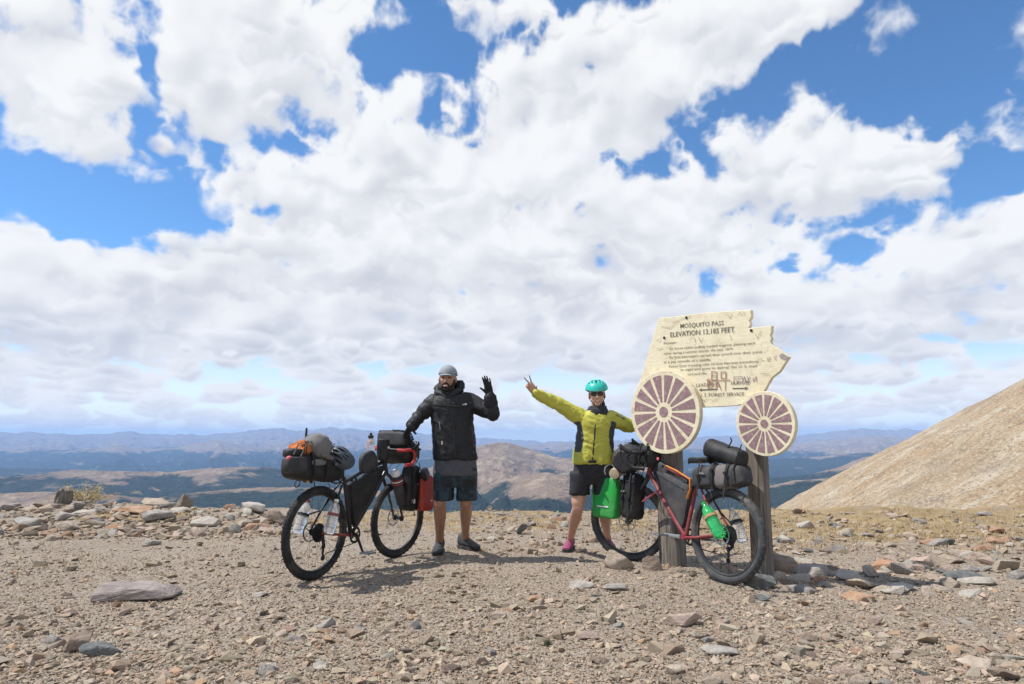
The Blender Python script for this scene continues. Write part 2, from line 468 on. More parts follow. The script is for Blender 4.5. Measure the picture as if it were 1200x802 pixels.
def gz(x, y):
    x = np.asarray(x, np.float64); y = np.asarray(y, np.float64)
    calm = 1 - .75 * sstep(-np.hypot((x - .2) / 3.0, (y - 6.0) / 1.6), -1.35, -.8)
    z = (.035 * fbm(x * .45, y * .45, 3, .5, 501) + .014 * fbm(x * 2.1, y * 2.1, 3, .5, 511)) * calm
    z = z + .10 * sstep(x, -3.2, -6.5) * sstep(y, 7.8, 9.6)
    z = z + .16 * sstep(y, 8.6, 9.9) * fbm(x * .55, y * .55, 4, .55, 531) + .05 * sstep(y, 8.0, 9.3) * fbm(x * 2.4, y * 2.4, 3, .5, 541)
    over = np.maximum(y - crest_y(x), 0)
    z = z - .05 * over ** 1.7 / (1 + .06 * over ** .9) - .06 * over
    return z

def gz1(x, y):
    return float(gz(np.array([x]), np.array([y]))[0])

def ground_mat():
    m, q, b = new_mat('gravel_ground')
    P = pos(q); X, Y, Z = q.sep(P)
    n1 = q.noise(P, .8, 5, .6); n2 = q.noise(P, 9, 5, .6); n3 = q.noise(P, 60, 4, .6)
    v1 = q.voro(P, 55, 'F1', 'Color'); vd = q.voro(P, 55, 'F1'); vd2 = q.voro(P, 130, 'F1')
    c = q.ramp(n1, [(.3, (.23, .175, .125)), (.5, (.30, .24, .18)), (.7, (.35, .29, .225))])
    c = q.mix(q.smooth(n2, .5, .72, 0, .45), c, (.21, .17, .135))
    sv = q.n('ShaderNodeSeparateColor'); q.put(sv.inputs[0], v1)
    peb = q.ramp(sv.outputs[0], [(.0, (.16, .13, .105)), (.35, (.29, .235, .18)), (.7, (.38, .32, .255)), (1.0, (.48, .42, .35))])
    c = q.mix(.55, c, peb)
    g = q.n('ShaderNodeAttribute', attribute_name='turf').outputs['Fac']
    gc = q.ramp(q.noise(P, 3.0, 6, .65), [(.3, (.22, .16, .085)), (.5, (.34, .245, .13)), (.7, (.42, .33, .20))])
    gm = q.smooth(q.m('ADD', g, q.m('MULTIPLY', q.m('SUBTRACT', q.noise(P, 1.6, 6, .65), .5), 2.0)), .36, .70)
    c = q.mix(gm, c, gc)
    h = q.m('ADD', q.m('MULTIPLY', vd, -.8), q.m('ADD', q.m('MULTIPLY', vd2, -.35), q.m('ADD', q.m('MULTIPLY', n2, 1.0), q.m('MULTIPLY', n3, .4))))
    finish(q, b, c, .95, h, .02, 1.0)
    b.inputs['Specular IOR Level'].default_value = .2
    return m

def turf_amount(x, y):
    x = np.asarray(x, np.float64); y = np.asarray(y, np.float64)
    right = sstep(y, 6.2, 8.4) * sstep(x, .9, 3.2)
    mid = sstep(y, 7.2, 9.2) * sstep(x, -3.2, -2.0) * (1 - sstep(x, 1.2, 2.6))
    left = sstep(y, 8.6, 9.2) * (1 - sstep(x, -3.2, -2.0)) * sstep(pnoise(x * .7, y * .7, 88), -.05, .3) * .9
    return np.clip(right * .72 + mid * .56 + left * .8, 0, 1)

def build_ground():
    n = 330
    t = np.linspace(-1, 1, n); xs = 11 * t + 29 * t ** 5
    u = np.linspace(0, 1, n); ys = -4 + 15.5 * u + 28 * u ** 6
    X, Y = np.meshgrid(xs, ys)
    V = np.stack([X, Y, gz(X, Y)], -1).reshape(-1, 3)
    me = mesh_np('ground', V, grid_faces(n, n), True)
    at_ = me.attributes.new('turf', 'FLOAT', 'POINT')
    at_.data.foreach_set('value', turf_amount(X, Y).astype(np.float32).ravel())
    me.materials.append(ground_mat())
    return tag(link(bpy.data.objects.new('ground', me)), kind='structure')
GROUND = build_ground()

# ------------------------------------------------------------------ haze
def build_haze():
    top = max(max(c[2] for c in o.bound_box) for o in COL.objects if o.get('kind') == 'structure')
    x0, x1, y0, y1, z0, z1 = -46000, 46000, -60, 46000, -1500, top + 15
    V = [(x, y, z) for x in (x0, x1) for y in (y0, y1) for z in (z0, z1)]
    F = [(0, 1, 3, 2), (4, 6, 7, 5), (0, 4, 5, 1), (2, 3, 7, 6), (0, 2, 6, 4), (1, 5, 7, 3)]
    me = bpy.data.meshes.new('haze'); me.from_pydata(V, [], F); me.update()
    m = bpy.data.materials.new('haze_air'); m.use_nodes = True
    t = m.node_tree; t.nodes.remove(t.nodes['Principled BSDF'])
    v = t.nodes.new('ShaderNodeVolumePrincipled')
    v.inputs['Color'].default_value = HAZE_COL; v.inputs['Density'].default_value = HAZE_D; v.inputs['Anisotropy'].default_value = .0
    t.links.new(v.outputs[0], t.nodes['Material Output'].inputs['Volume'])
    me.materials.append(m)
    return tag(link(bpy.data.objects.new('haze', me)), kind='stuff')
HAZE_COL, HAZE_D = (.38, .61, 1.0, 1), 3.9e-5
build_haze()
# ------------------------------------------------------------------ building kit for things
class MB:
    """collects shapes; build() makes ONE mesh object of them"""
    def __init__(self):
        self.v, self.f, self.mi, self.cur = [], [], [], 0
    def add(self, V, F):
        o = len(self.v)
        self.v.extend(tuple(p) for p in V)
        self.f.extend(tuple(i + o for i in f) for f in F)
        self.mi.extend([self.cur] * len(F))
        return self
    def box(self, c, s, M=None):
        V = [Vector(((i & 1) - .5, ((i >> 1) & 1) - .5, (i >> 2) - .5)) for i in range(8)]
        V = [Vector((p.x * s[0], p.y * s[1], p.z * s[2])) for p in V]
        if M is not None: V = [M @ p for p in V]
        V = [p + Vector(c) for p in V]
        return self.add(V, [(0, 2, 3, 1), (4, 5, 7, 6), (0, 1, 5, 4), (2, 6, 7, 3), (0, 4, 6, 2), (1, 3, 7, 5)])
    def tube(self, pts, rad, n=10, caps=True, flat=1.0, up=None):
        pts = [Vector(p) for p in pts]
        if not isinstance(rad, (list, tuple)): rad = [rad] * len(pts)
        V, F = [], []
        prev = None
        for i, p in enumerate(pts):
            t = (pts[min(i + 1, len(pts) - 1)] - pts[max(i - 1, 0)]).normalized()
            if prev is None:
                a = Vector(up) if up is not None else (Vector((0, 0, 1)) if abs(t.z) < .9 else Vector((0, 1, 0)))
                a = (a - t * a.dot(t)).normalized()
            else:
                a = (prev - t * prev.dot(t)).normalized()
            prev = a; b = t.cross(a)
            for k in range(n):
                th = 2 * math.pi * k / n
                V.append(p + (a * math.cos(th) * flat + b * math.sin(th)) * rad[i])
        m = len(pts)
        for i in range(m - 1):
            for k in range(n):
                F.append((i * n + k, i * n + (k + 1) % n, (i + 1) * n + (k + 1) % n, (i + 1) * n + k))
        if caps:
            F.append(tuple(range(n - 1, -1, -1))); F.append(tuple((m - 1) * n + k for k in range(n)))
        return self.add(V, F)
    def ring(self, c, axis, R0, r, n=48, k=10, sx=1.0):
        """torus of tube radius r; sx widens the tube along the axis"""
        ax = Vector(axis).normalized(); a = ax.orthogonal().normalized(); b = ax.cross(a); c = Vector(c)
        V, F = [], []
        for i in range(n):
            th = 2 * math.pi * i / n; d = a * math.cos(th) + b * math.sin(th)
            for j in range(k):
                ph = 2 * math.pi * j / k
                V.append(c + d * (R0 + r * math.cos(ph)) + ax * (r * math.sin(ph) * sx))
        for i in range(n):
            for j in range(k):
                F.append((i * k + j, ((i + 1) % n) * k + j, ((i + 1) % n) * k + (j + 1) % k, i * k + (j + 1) % k))
        return self.add(V, F)
    def lathe(self, c, axis, prof, n=16, caps=True):
        """profile of (distance along axis, radius)"""
        ax = Vector(axis).normalized(); c = Vector(c)
        return self.tube([c + ax * h for h, r in prof], [max(r, 1e-4) for h, r in prof], n, caps) if False else self._lathe(c, ax, prof, n, caps)
    def _lathe(self, c, ax, prof, n, caps):
        a = ax.orthogonal().normalized(); b = ax.cross(a); V, F = [], []
        for h, r in prof:
            for k in range(n):
                th = 2 * math.pi * k / n
                V.append(c + ax * h + (a * math.cos(th) + b * math.sin(th)) * r)
        m = len(prof)
        for i in range(m - 1):
            for k in range(n):
                F.append((i * n + k, i * n + (k + 1) % n, (i + 1) * n + (k + 1) % n, (i + 1) * n + k))
        if caps:
            F.append(tuple(range(n - 1, -1, -1))); F.append(tuple((m - 1) * n + k for k in range(n)))
        return self.add(V, F)
    def soft(self, c, s, M=None, e=(.45, .45), n=14, wr=0.0, seed=0, taper=(1, 1), freq=9.0, cut=0.0):
        """cushion-like box (superellipsoid) of full sizes s; e = squareness in plan and height; taper = x,y scale at the top"""
        V, F = [], []
        rows, cols = n, n * 2
        def pw(a, p): return math.copysign(abs(a) ** p, a)
        for i in range(rows + 1):
            ph = -math.pi / 2 + math.pi * i / rows
            for j in range(cols):
                th = 2 * math.pi * j / cols
                x, y, z = pw(math.cos(ph), e[1]) * pw(math.cos(th), e[0]), pw(math.cos(ph), e[1]) * pw(math.sin(th), e[0]), pw(math.sin(ph), e[1])
                V.append((x, y, z))
        A = np.array(V); t = (A[:, 2] + 1) / 2
        A[:, 0] *= 1 + (taper[0] - 1) * t; A[:, 1] *= 1 + (taper[1] - 1) * t
        P = A * np.array(s) / 2
        if wr:
            q = P * freq
            d = fbm(q[:, 0] + q[:, 2] * .6 + seed * 3.7, q[:, 1] + q[:, 2] * .9 - seed, 4, .6, seed, ridge=True)
            nrm = A / np.maximum(np.linalg.norm(A, axis=1, keepdims=True), 1e-6)
            P = P + nrm * (d * wr)[:, None]
        for i in range(rows):
            for j in range(cols):
                F.append((i * cols + j, i * cols + (j + 1) % cols, (i + 1) * cols + (j + 1) % cols, (i + 1) * cols + j))
        V = [Vector(p) for p in P]
        if M is not None: V = [M @ p for p in V]
        return self.add([p + Vector(c) for p in V], F)
    def prism(self, poly, y0, y1, M=None):
        """polygon given in x,z extruded along y"""
        n = len(poly)
        V = [Vector((x, y0, z)) for x, z in poly] + [Vector((x, y1, z)) for x, z in poly]
        if M is not None: V = [M @ p for p in V]
        F = [tuple(range(n)), tuple(range(2 * n - 1, n - 1, -1))] + [(i, n + i, n + (i + 1) % n, (i + 1) % n) for i in range(n)]
        return self.add(V, F)
    def build(self, name, mats, parent=None, smooth=True, bevel=0.0, origin=None, angle=40, sub=0):
        me = bpy.data.meshes.new(name)
        V = [Vector(p) for p in self.v]
        if origin is not None: V = [p - Vector(origin) for p in V]
        me.from_pydata([tuple(p) for p in V], [], self.f)
        if not isinstance(mats, (list, tuple)): mats = [mats]
        for m in mats: me.materials.append(m)
        if len(mats) > 1: me.polygons.foreach_set('material_index', np.array(self.mi, np.int32))
        bm = bmesh.new(); bm.from_mesh(me)
        bmesh.ops.remove_doubles(bm, verts=bm.verts, dist=1e-6)
        bmesh.ops.recalc_face_normals(bm, faces=bm.faces)
        bm.to_mesh(me); bm.free()
        if smooth:
            me.polygons.foreach_set('use_smooth', np.ones(len(me.polygons), bool))
            me.set_sharp_from_angle(angle=R(angle))
        me.update()
        o = bpy.data.objects.new(name, me); link(o, parent)
        if origin is not None: o.location = origin
        if bevel:
            md = o.modifiers.new('bevel', 'BEVEL'); md.width = bevel; md.segments = 2; md.limit_method = 'ANGLE'
        return o

def empty(name, loc=(0, 0, 0), label=None, cat=None, group=None):
    o = bpy.data.objects.new(name, None); o.empty_display_size = .1
    link(o); o.location = loc
    return tag(o, label, cat, group)

def mat(name, col, rough=.7, metal=0.0, var=.25, scale=30.0, bump=0.0, bscale=60.0, spec=.4, dust=0.0):
    """plain painted / woven / rubber surface with slight unevenness and dust"""
    m, q, b = new_mat(name)
    P = objco(q)
    n = q.noise(P, scale, 5, .6)
    c = q.mix(q.m('MULTIPLY', q.smooth(n, .35, .7), var), tuple(col), tuple(min(1, k * .45) for k in col))
    if dust:
        nd = q.noise(P, 7.0, 6, .7)
        c = q.mix(q.m('MULTIPLY', q.smooth(nd, .42, .72), dust), c, (.34, .29, .235))
    h = q.noise(P, bscale, 4, .6) if bump else None
    finish(q, b, c, q.smooth(n, .2, .8, max(rough - .1, .02), min(rough + .12, 1)), h, bump, .7)
    b.inputs['Metallic'].default_value = metal
    b.inputs['Specular IOR Level'].default_value = spec
    return m

M_ = {}
def mk(name, *a, **k):
    M_[name] = mat(name, *a, **k); return M_[name]
mk('tyre', (.018, .018, .019), .82, bump=.003, bscale=220, dust=.18)
mk('tyre_dusty', (.05, .052, .055), .85, bump=.003, bscale=220, dust=.35)
mk('rim', (.02, .02, .022), .45, dust=.2)
mk('steel', (.55, .55, .56), .32, 1.0)
mk('dark_metal', (.035, .035, .038), .45, .6)
mk('frame_black', (.018, .017, .018), .35, spec=.5)
mk('frame_red', (.235, .03, .038), .45, spec=.45, dust=.28)
mk('rust_red', (.24, .045, .03), .5, dust=.15)
mk('bar_tape', (.40, .045, .04), .75, bump=.002, bscale=150)
mk('bag_black', (.012, .012, .013), .62, bump=.006, bscale=30, dust=.08)
mk('bag_grey', (.034, .034, .038), .68, bump=.006, bscale=30, dust=.14)
mk('bag_taupe', (.15, .13, .12), .8, bump=.003, bscale=50, dust=.15)
mk('strap_black', (.02, .02, .02), .7)
mk('pannier_red', (.42, .05, .03), .55, bump=.008, bscale=16, var=.35, scale=12, dust=.15)
mk('pannier_green', (.012, .32, .045), .5, bump=.008, bscale=16, var=.35, scale=12, dust=.12)
mk('orange_cloth', (.50, .15, .04), .85, bump=.012, bscale=40, var=.9, scale=16)
mk('grey_cloth', (.17, .163, .158), .9, bump=.006, bscale=35)
mk('foam_tan', (.50, .42, .27), .9, bump=.004, bscale=120)
mk('white_plastic', (.72, .72, .70), .5)
mk('orange_strap', (.55, .19, .03), .7)
mk('tan_strap', (.40, .27, .13), .8)
mk('helmet_grey', (.058, .072, .088), .5, var=.1, spec=.4)
mk('helmet_teal', (.02, .46, .38), .35, var=.1, spec=.5)
mk('black_plastic', (.015, .015, .016), .45)
mk('pink', (.55, .12, .14), .6)
mk('silver_grey', (.32, .33, .34), .4, .5)

def clear_mat(name, col, alpha_tint):
    m, q, b = new_mat(name)
    b.inputs['Base Color'].default_value = (*col, 1); b.inputs['Roughness'].default_value = .12
    b.inputs['IOR'].default_value = 1.33; b.inputs['Transmission Weight'].default_value = alpha_tint
    n = q.noise(objco(q), 45, 3); bp = q.n('ShaderNodeBump'); bp.inputs['Distance'].default_value = .004
    q.put(bp.inputs['Height'], n); q.put(b.inputs['Normal'], bp.outputs[0])
    M_[name] = m; return m
clear_mat('clear_bottle', (.93, .95, .96), .80)
clear_mat('green_bottle', (.10, .80, .28), .72)
# ------------------------------------------------------------------ the summit sign
SIGN_ANG = R(46)
SU = Vector((math.cos(SIGN_ANG), -math.sin(SIGN_ANG), 0))         # along the board, towards its right end
SN = Vector((-math.sin(SIGN_ANG), -math.cos(SIGN_ANG), 0))        # out of its face
SP = at(783, 600, 5.97); SP.z = 0
EYE = Vector((0, 0, CAMH))

def on_sign(px, py, off=0.0):
    """photo pixel -> (along, height) on the plane of the sign's face"""
    d = ray(px, py); t = (SP + SN * off - EYE).dot(SN) / d.dot(SN)
    p = EYE + d * t
    return (p - SP).dot(SU), p.z

def sign_mats():
    m, q, b = new_mat('sign_cream_paint')
    P = objco(q)
    st = q.n('ShaderNodeMapping'); q.put(st.inputs[0], P); st.inputs['Scale'].default_value = (9, 9, 70)
    g = q.noise(st.outputs[0], 1.0, 5, .6); n = q.noise(P, 26, 6, .65); n2 = q.noise(P, 4, 4, .6)
    c = q.ramp(n2, [(.3, (.64, .555, .37)), (.55, (.73, .655, .465)), (.75, (.63, .56, .40))])
    c = q.mix(q.smooth(n, .54, .70, 0, .6), c, (.42, .33, .19))
    c = q.mix(q.smooth(q.noise(P, 9, 7, .75), .53, .64, 0, .6), c, (.47, .38, .25))
    c = q.mix(q.smooth(g, .64, .76, 0, .45), c, (.48, .40, .26))
    c = q.mix(q.smooth(q.noise(P, 75, 3, .6), .68, .75, 0, .8), c, (.15, .12, .09))
    finish(q, b, c, .75, q.m('ADD', g, n), .0035, .6)
    m2, q, b = new_mat('sign_purple_paint')
    P = objco(q); n = q.noise(P, 40, 6, .65)
    c = q.ramp(n, [(.3, (.20, .115, .125)), (.55, (.27, .165, .175)), (.72, (.42, .33, .30))])
    c = q.mix(q.smooth(q.noise(P, 120, 3, .6), .62, .72, 0, .55), c, (.55, .48, .38))
    finish(q, b, c, .8, n, .002, .5)
    m3, q, b = new_mat('weathered_post_wood')
    P = objco(q)
    st = q.n('ShaderNodeMapping'); q.put(st.inputs[0], P); st.inputs['Scale'].default_value = (38, 38, 2.6)
    g = q.noise(st.outputs[0], 1.0, 6, .65, dist=.6); n = q.noise(P, 7, 4, .6)
    c = q.ramp(g, [(.28, (.035, .028, .023)), (.42, (.11, .093, .077)), (.6, (.215, .185, .155)), (.8, (.34, .31, .27))])
    c = q.mix(q.smooth(n, .5, .75, 0, .4), c, (.20, .17, .14))
    finish(q, b, c, .9, g, .012, 1.0)
    M_['cream'], M_['purple'], M_['wood'] = m, m2, m3
sign_mats()
mk('sign_ink', (.15, .13, .10), .8, var=.5, scale=90)
mk('graffiti_red', (.36, .16, .10), .8, var=.6, scale=90)
mk('graffiti_purple', (.28, .20, .25), .8, var=.6, scale=90)
mk('raw_wood', (.34, .31, .28), .9, bump=.004, bscale=50)

SIGN_M = Matrix(((SU.x, -SN.x, 0, SP.x), (SU.y, -SN.y, 0, SP.y), (0, 0, 1, 0), (0, 0, 0, 1)))   # local x along, y into the board, z up

def local_obj(mb, name, mats, parent, **kw):
    return mb.build(name, mats, parent, **kw)

def text_mesh(body, name, parent, p0, p1, cap, m, off, weight=0.0):
    """one line of lettering between two photo pixels (baseline), cap height in pixels, as thin raised paint"""
    a = on_sign(*p0, -off); b = on_sign(*p1, -off)
    c = bpy.data.curves.new(name, 'FONT'); c.body = body; c.size = 1; c.extrude = 0.0; c.offset = weight
    c.resolution_u = 2
    t = bpy.data.objects.new(name, c); COL.objects.link(t)
    bpy.context.view_layer.update()
    me = bpy.data.meshes.new_from_object(t.evaluated_get(bpy.context.evaluated_depsgraph_get()))
    bpy.data.objects.remove(t); bpy.data.curves.remove(c)
    V = np.empty(len(me.vertices) * 3, np.float32); me.vertices.foreach_get('co', V); V = V.reshape(-1, 3)
    w = V[:, 0].max() - V[:, 0].min(); h = .69
    d = Vector((b[0] - a[0], 0, b[1] - a[1])); L = d.length; d.normalize(); up = Vector((-d.z, 0, d.x))
    hh = abs(on_sign(p0[0], p0[1] - cap, -off)[1] - a[1])
    x = (V[:, 0] - V[:, 0].min()) / w * L; y = V[:, 1] / h * hh
    W = np.stack([a[0] + x * d.x + y * up.x, np.full_like(x, off), a[1] + x * d.z + y * up.z], -1)
    me.vertices.foreach_set('co', W.astype(np.float32).ravel()); me.update()
    me.materials.clear(); me.materials.append(m)
    return tag(link(bpy.data.objects.new(name, me), parent), kind='stuff')

def rough_post(mb, s, half, zt, depth, seed, lean=0.0, y0=.03):
    """squared timber with rounded, split and uneven faces"""
    n, rows = 28, 26
    V, F = [], []
    for i in range(rows + 1):
        z = -.22 + (zt + .22) * i / rows
        for k in range(n):
            th = 2 * math.pi * k / n
            e = .38
            x = math.copysign(abs(math.cos(th)) ** e, math.cos(th)) * half; y = math.copysign(abs(math.sin(th)) ** e, math.sin(th)) * depth
            w = 1 + .07 * float(pnoise(np.array([th * 4.1]), np.array([z * 1.1 + seed]), seed)[0]) - .06 * max(0, float(pnoise(np.array([th * 7.0]), np.array([z * .5 + seed]), seed + 5)[0]))
            V.append((s + x * w + lean * z, y0 + depth + y * w, z + (.02 * float(pnoise(np.array([x * 40]), np.array([y * 40]), seed)[0]) if i == rows else 0)))
    for i in range(rows):
        for k in range(n):
            F.append((i * n + k, i * n + (k + 1) % n, (i + 1) * n + (k + 1) % n, (i + 1) * n + k))
    F.append(tuple(range(n - 1, -1, -1))); F.append(tuple(rows * n + k for k in range(n)))
    mb.add(V, F)

def build_sign():
    root = empty('summit_sign', (0, 0, 0), 'cream wagon-shaped wooden summit sign with two purple spoked wheels on weathered posts', 'sign')
    root.matrix_world = SIGN_M
    out = [(771.5, 372.8), (790, 371), (824.8, 366.8), (850, 365), (879.8, 363.3), (880.3, 371.6), (877.6, 376), (879.5, 380), (876.9, 384.8), (890, 383.3), (904.2, 381.8),
           (903.9, 389.5), (902.2, 393), (904, 397), (902.6, 400.5), (904.2, 403.6), (914.8, 410.7), (924.8, 418.5), (919.6, 426), (913.6, 435.6), (904.2, 442.7), (899.4, 451), (896, 457.5),
           (884, 468), (872, 473.5), (862.7, 475.4), (840, 477), (822.4, 477.7), (790, 478), (762, 474), (746, 456), (751, 443), (761, 408)]
    pts = [on_sign(*p) for p in out]
    board = MB().prism(pts, 0, .045).build('board', M_['cream'], root, smooth=False, bevel=.004)
    tip = [on_sign(*p, .004) for p in [(913, 416.2), (917, 414.4), (924.3, 418.4), (919.5, 422), (914, 419.5)]]
    MB().prism(tip, -.004, 0.002).build('splintered_tip', M_['raw_wood'], board, smooth=False)
    ink = M_['sign_ink']
    lines = [('MOSQUITO PASS', (797.1, 384.7), (848, 381), 5.0, .003), ('ELEVATION 13,185 FEET', (785.4, 395.2), (860.6, 388.9), 5.6, .003),
             ('Pioneer:', (778, 403.7), (793.2, 402.4), 2.6, .0),
             ('Six horse teams pulling loaded wagons, passing each', (784, 410.1), (885, 403.4), 2.6, .0),
             ('other during a summer month, the year 1879.', (778, 415.7), (859.5, 410.1), 2.6, .0),
             ('Six foot passengers carried their pound over their pond', (784, 420.3), (892.4, 413.6), 2.6, .0),
             ('in a pay outside of a saddle.', (778, 425.8), (833.3, 422.6), 2.6, .0),
             ('Father Dyer traveling with 10-foot Norway snowshoes', (784, 431), (888.7, 424.7), 2.6, .0),
             ('at night and gone to deliver the U. S. mail', (797.4, 434.8), (886.5, 430), 2.6, .0),
             ('to Leadville.', (805.6, 440), (828.8, 438.6), 2.6, .0),
             ('LEADVILLE', (816.1, 453.5), (840.8, 451.8), 3.6, .0), ('FAIRPLAY', (857, 451.6), (879, 450), 3.6, .0),
             ('U. S. FOREST SERVICE', (819, 465.2), (872, 463.7), 3.8, .0)]
    for body, p0, p1, cap, wt in lines:
        text_mesh(body, 'lettering', board, p0, p1, cap, ink, -.0035, wt)
    for p0, p1 in (((841, 456.2), (819, 457.2)), ((858.5, 455.4), (877.3, 455.2))):       # direction arrows
        a, b = on_sign(*p0), on_sign(*p1); d = Vector((b[0] - a[0], 0, b[1] - a[1])); L = d.length; d.normalize(); u = Vector((-d.z, 0, d.x))
        o = Vector((a[0], -.003, a[1])); w = .0045
        poly = [o - u * w, o + d * (L - .03) - u * w, o + d * (L - .03) - u * .014, o + d * L, o + d * (L - .03) + u * .014, o + d * (L - .03) + u * w, o + u * w]
        MB().add(poly, [tuple(range(7))]).build('arrow', ink, board, smooth=False)
    red, pur = M_['graffiti_red'], M_['graffiti_purple']
    def scrawl(strokes, m, w):
        for st in strokes:
            mb = MB()
            for p, q in zip(st[:-1], st[1:]):
                a, b = Vector((on_sign(*p)[0], -.0055, on_sign(*p)[1])), Vector((on_sign(*q)[0], -.0055, on_sign(*q)[1]))
                d = (b - a).normalized(); u = Vector((-d.z, 0, d.x)) * w
                mb.add([a - u - d * w, b - u + d * w, b + u + d * w, a + u - d * w], [(0, 1, 2, 3)])
            mb.build('graffiti', m, board, smooth=False)
    def zz(*pts): return [(760 + x / 6.682, 360 + y / 6.682) for x, y in pts]
    scrawl([zz((497, 505), (495, 570), (535, 572), (538, 510), (497, 505)), zz((497, 540), (536, 540)), zz((570, 510), (572, 560), (608, 560), (606, 508), (570, 510)), zz((470, 560), (462, 625), (500, 628), (502, 590), (466, 592)),
            zz((525, 648), (545, 585), (570, 648)), zz((533, 620), (562, 620)), zz((575, 575), (640, 572)), zz((604, 575), (603, 650)), zz((455, 572), (575, 575)), zz((470, 640), (480, 580))], red, .0032)
    scrawl([zz((668, 605), (672, 548), (735, 545), (738, 600)), zz((690, 570), (700, 590), (712, 560)), zz((745, 585), (752, 545), (765, 585)), zz((775, 545), (795, 585)), zz((795, 545), (775, 585)), zz((820, 560), (825, 580), (845, 545), (846, 582)), zz((770, 610), (776, 590), (790, 600))], pur, .0026)
    scrawl([zz((620, 60), (640, 85), (655, 55)), zz((700, 60), (715, 40), (730, 62)), zz((745, 40), (760, 65)), zz((840, 215), (855, 245), (875, 205)), zz((930, 395), (945, 425), (955, 390), (925, 420)), zz((880, 405), (905, 420)), zz((980, 380), (995, 410), (1000, 372)), zz((360, 240), (370, 280)), zz((395, 235), (410, 275), (430, 245)), zz((640, 220), (655, 260)), zz((415, 715), (440, 735), (470, 712)), zz((500, 735), (540, 715)), zz((100, 150), (170, 165), (240, 110)), zz((190, 120), (330, 70)), zz((880, 520), (950, 525)), zz((60, 330), (110, 320))],
           mk('scratch', (.45, .38, .25), .9), .0022)
    for px, py in ((778.5, 396), (804.5, 372.5), (880.5, 387.5)):
        x, z = on_sign(px, py); MB().lathe((x, -.006, z), (0, 1, 0), [(-.004, .0), (0, .012), (.008, .012)], 10).build('bolt', M_['dark_metal'], board)
    # wheels
    for (cx, cy, rx, ry, hx, hy) in ((779.8, 483.2, 40.3, 48.9, 777.6, 483), (897.3, 496.7, 34.6, 38.3, 895.4, 496.7)):
        off = .062
        x0, x1 = on_sign(cx - rx, cy, off)[0], on_sign(cx + rx, cy, off)[0]; z0, z1 = on_sign(cx, cy + ry, off)[1], on_sign(cx, cy - ry, off)[1]
        c = Vector(((x0 + x1) / 2, 0, (z0 + z1) / 2)); A, B = (x1 - x0) / 2, (z1 - z0) / 2
        h = on_sign(hx, hy, off); hub = Vector((h[0], 0, h[1]))
        n = 72
        rimp = [(c.x + A * math.cos(2 * math.pi * k / n), c.z + B * math.sin(2 * math.pi * k / n)) for k in range(n)]
        wh = MB().prism(rimp, -off, -.006).build('wheel', M_['cream'], root, smooth=False, bevel=.004)
        def edge(th, f):                       # from the hub outwards to a share f of the rim
            return Vector((hub.x * (1 - f) + (c.x + A * math.cos(th)) * f, 0, hub.z * (1 - f) + (c.z + B * math.sin(th)) * f))
        ns = 16
        rngw = random.Random(int(cx))
        for k in range(ns):
            a0, a1 = 2 * math.pi * (k + .14) / ns, 2 * math.pi * (k + .86) / ns
            i0, i1 = 2 * math.pi * (k + .27) / ns, 2 * math.pi * (k + .73) / ns
            arc = [edge(a0 + (a1 - a0) * j / 5, .89) for j in range(6)]
            inn = [edge(i1 + (i0 - i1) * j / 2, .245) for j in range(3)]
            poly = [(p.x, p.z) for p in arc + inn]
            MB().prism(poly, -off - .003, -off + .002).build('painted_panel', M_['purple'], wh, smooth=False)
        MB().prism([(edge(2 * math.pi * j / 20, .125).x, edge(2 * math.pi * j / 20, .125).z) for j in range(20)], -off - .003, -off + .002).build('hub', M_['purple'], wh, smooth=False)
    # posts
    for px, half, top, seed, lean, nm in ((783, .105, 480, 3, 0.0, 'post'), (887.5, .077, 445, 9, 0.004, 'post')):
        s = on_sign(px, 560, -.10)[0]; zt = on_sign(px, top)[1]
        mb = MB(); rough_post(mb, s, half, zt, half * .8, seed, lean, .047)
        mb.build(nm, M_['wood'], root, angle=60)
    return root
SIGN = build_sign()
# ------------------------------------------------------------------ loaded bicycles
WR, TR = .368, .030                       # wheel radius with tyre, tyre tube radius
BB = Vector((.435, 0, .30)); SCL = Vector((.30, 0, .775)); SPT = Vector((.262, 0, .905))
HB = Vector((.915, 0, .80)); HT = Vector((.866, 0, .945)); RA = Vector((0, 0, WR)); FA = Vector((1.13, 0, WR))
STEER_AX = (HT - HB).normalized()

class Bike:
    def __init__(self, name, rear_px, front_px, lean, steer, label):
        a, b = on_ground(*rear_px), on_ground(*front_px)
        self.o = a; self.f = (b - a).normalized(); self.len = (b - a).length
        self.left = Vector((-self.f.y, self.f.x, 0))
        yaw = math.atan2(self.f.y, self.f.x)
        self.M = Matrix.Translation(a) @ Matrix.Rotation(yaw, 4, 'Z') @ Matrix.Rotation(lean, 4, 'X')
        self.S = Matrix.Translation(HB) @ Matrix.Rotation(steer, 4, STEER_AX) @ Matrix.Translation(-HB)
        self.root = empty(name, (0, 0, 0), label, 'bicycle')
        self.root.matrix_world = self.M
    def hit(self, px, py, side):
        """bike-local point seen at a photo pixel, on the plane 'side' metres left of the frame"""
        Mi = self.M.inverted(); e = Mi @ EYE; d = Mi.to_3x3() @ ray(px, py)
        t = (side - e.y) / d.y
        return e + d * t
    def bag(self, mb, name, mats, c, label, cat, steer=False, **kw):
        """luggage: a thing of its own, built in bike coordinates, origin at c"""
        o = mb.build(name, mats, None, origin=c, **kw)
        o.matrix_world = self.M @ Matrix.Translation(c)
        return tag(o, label, cat)
    def part(self, mb, name, mats, parent=None, steer=False, **kw):
        if steer: mb.v = [tuple(self.S @ Vector(p)) for p in mb.v]
        return mb.build(name, mats, parent or self.root, **kw)

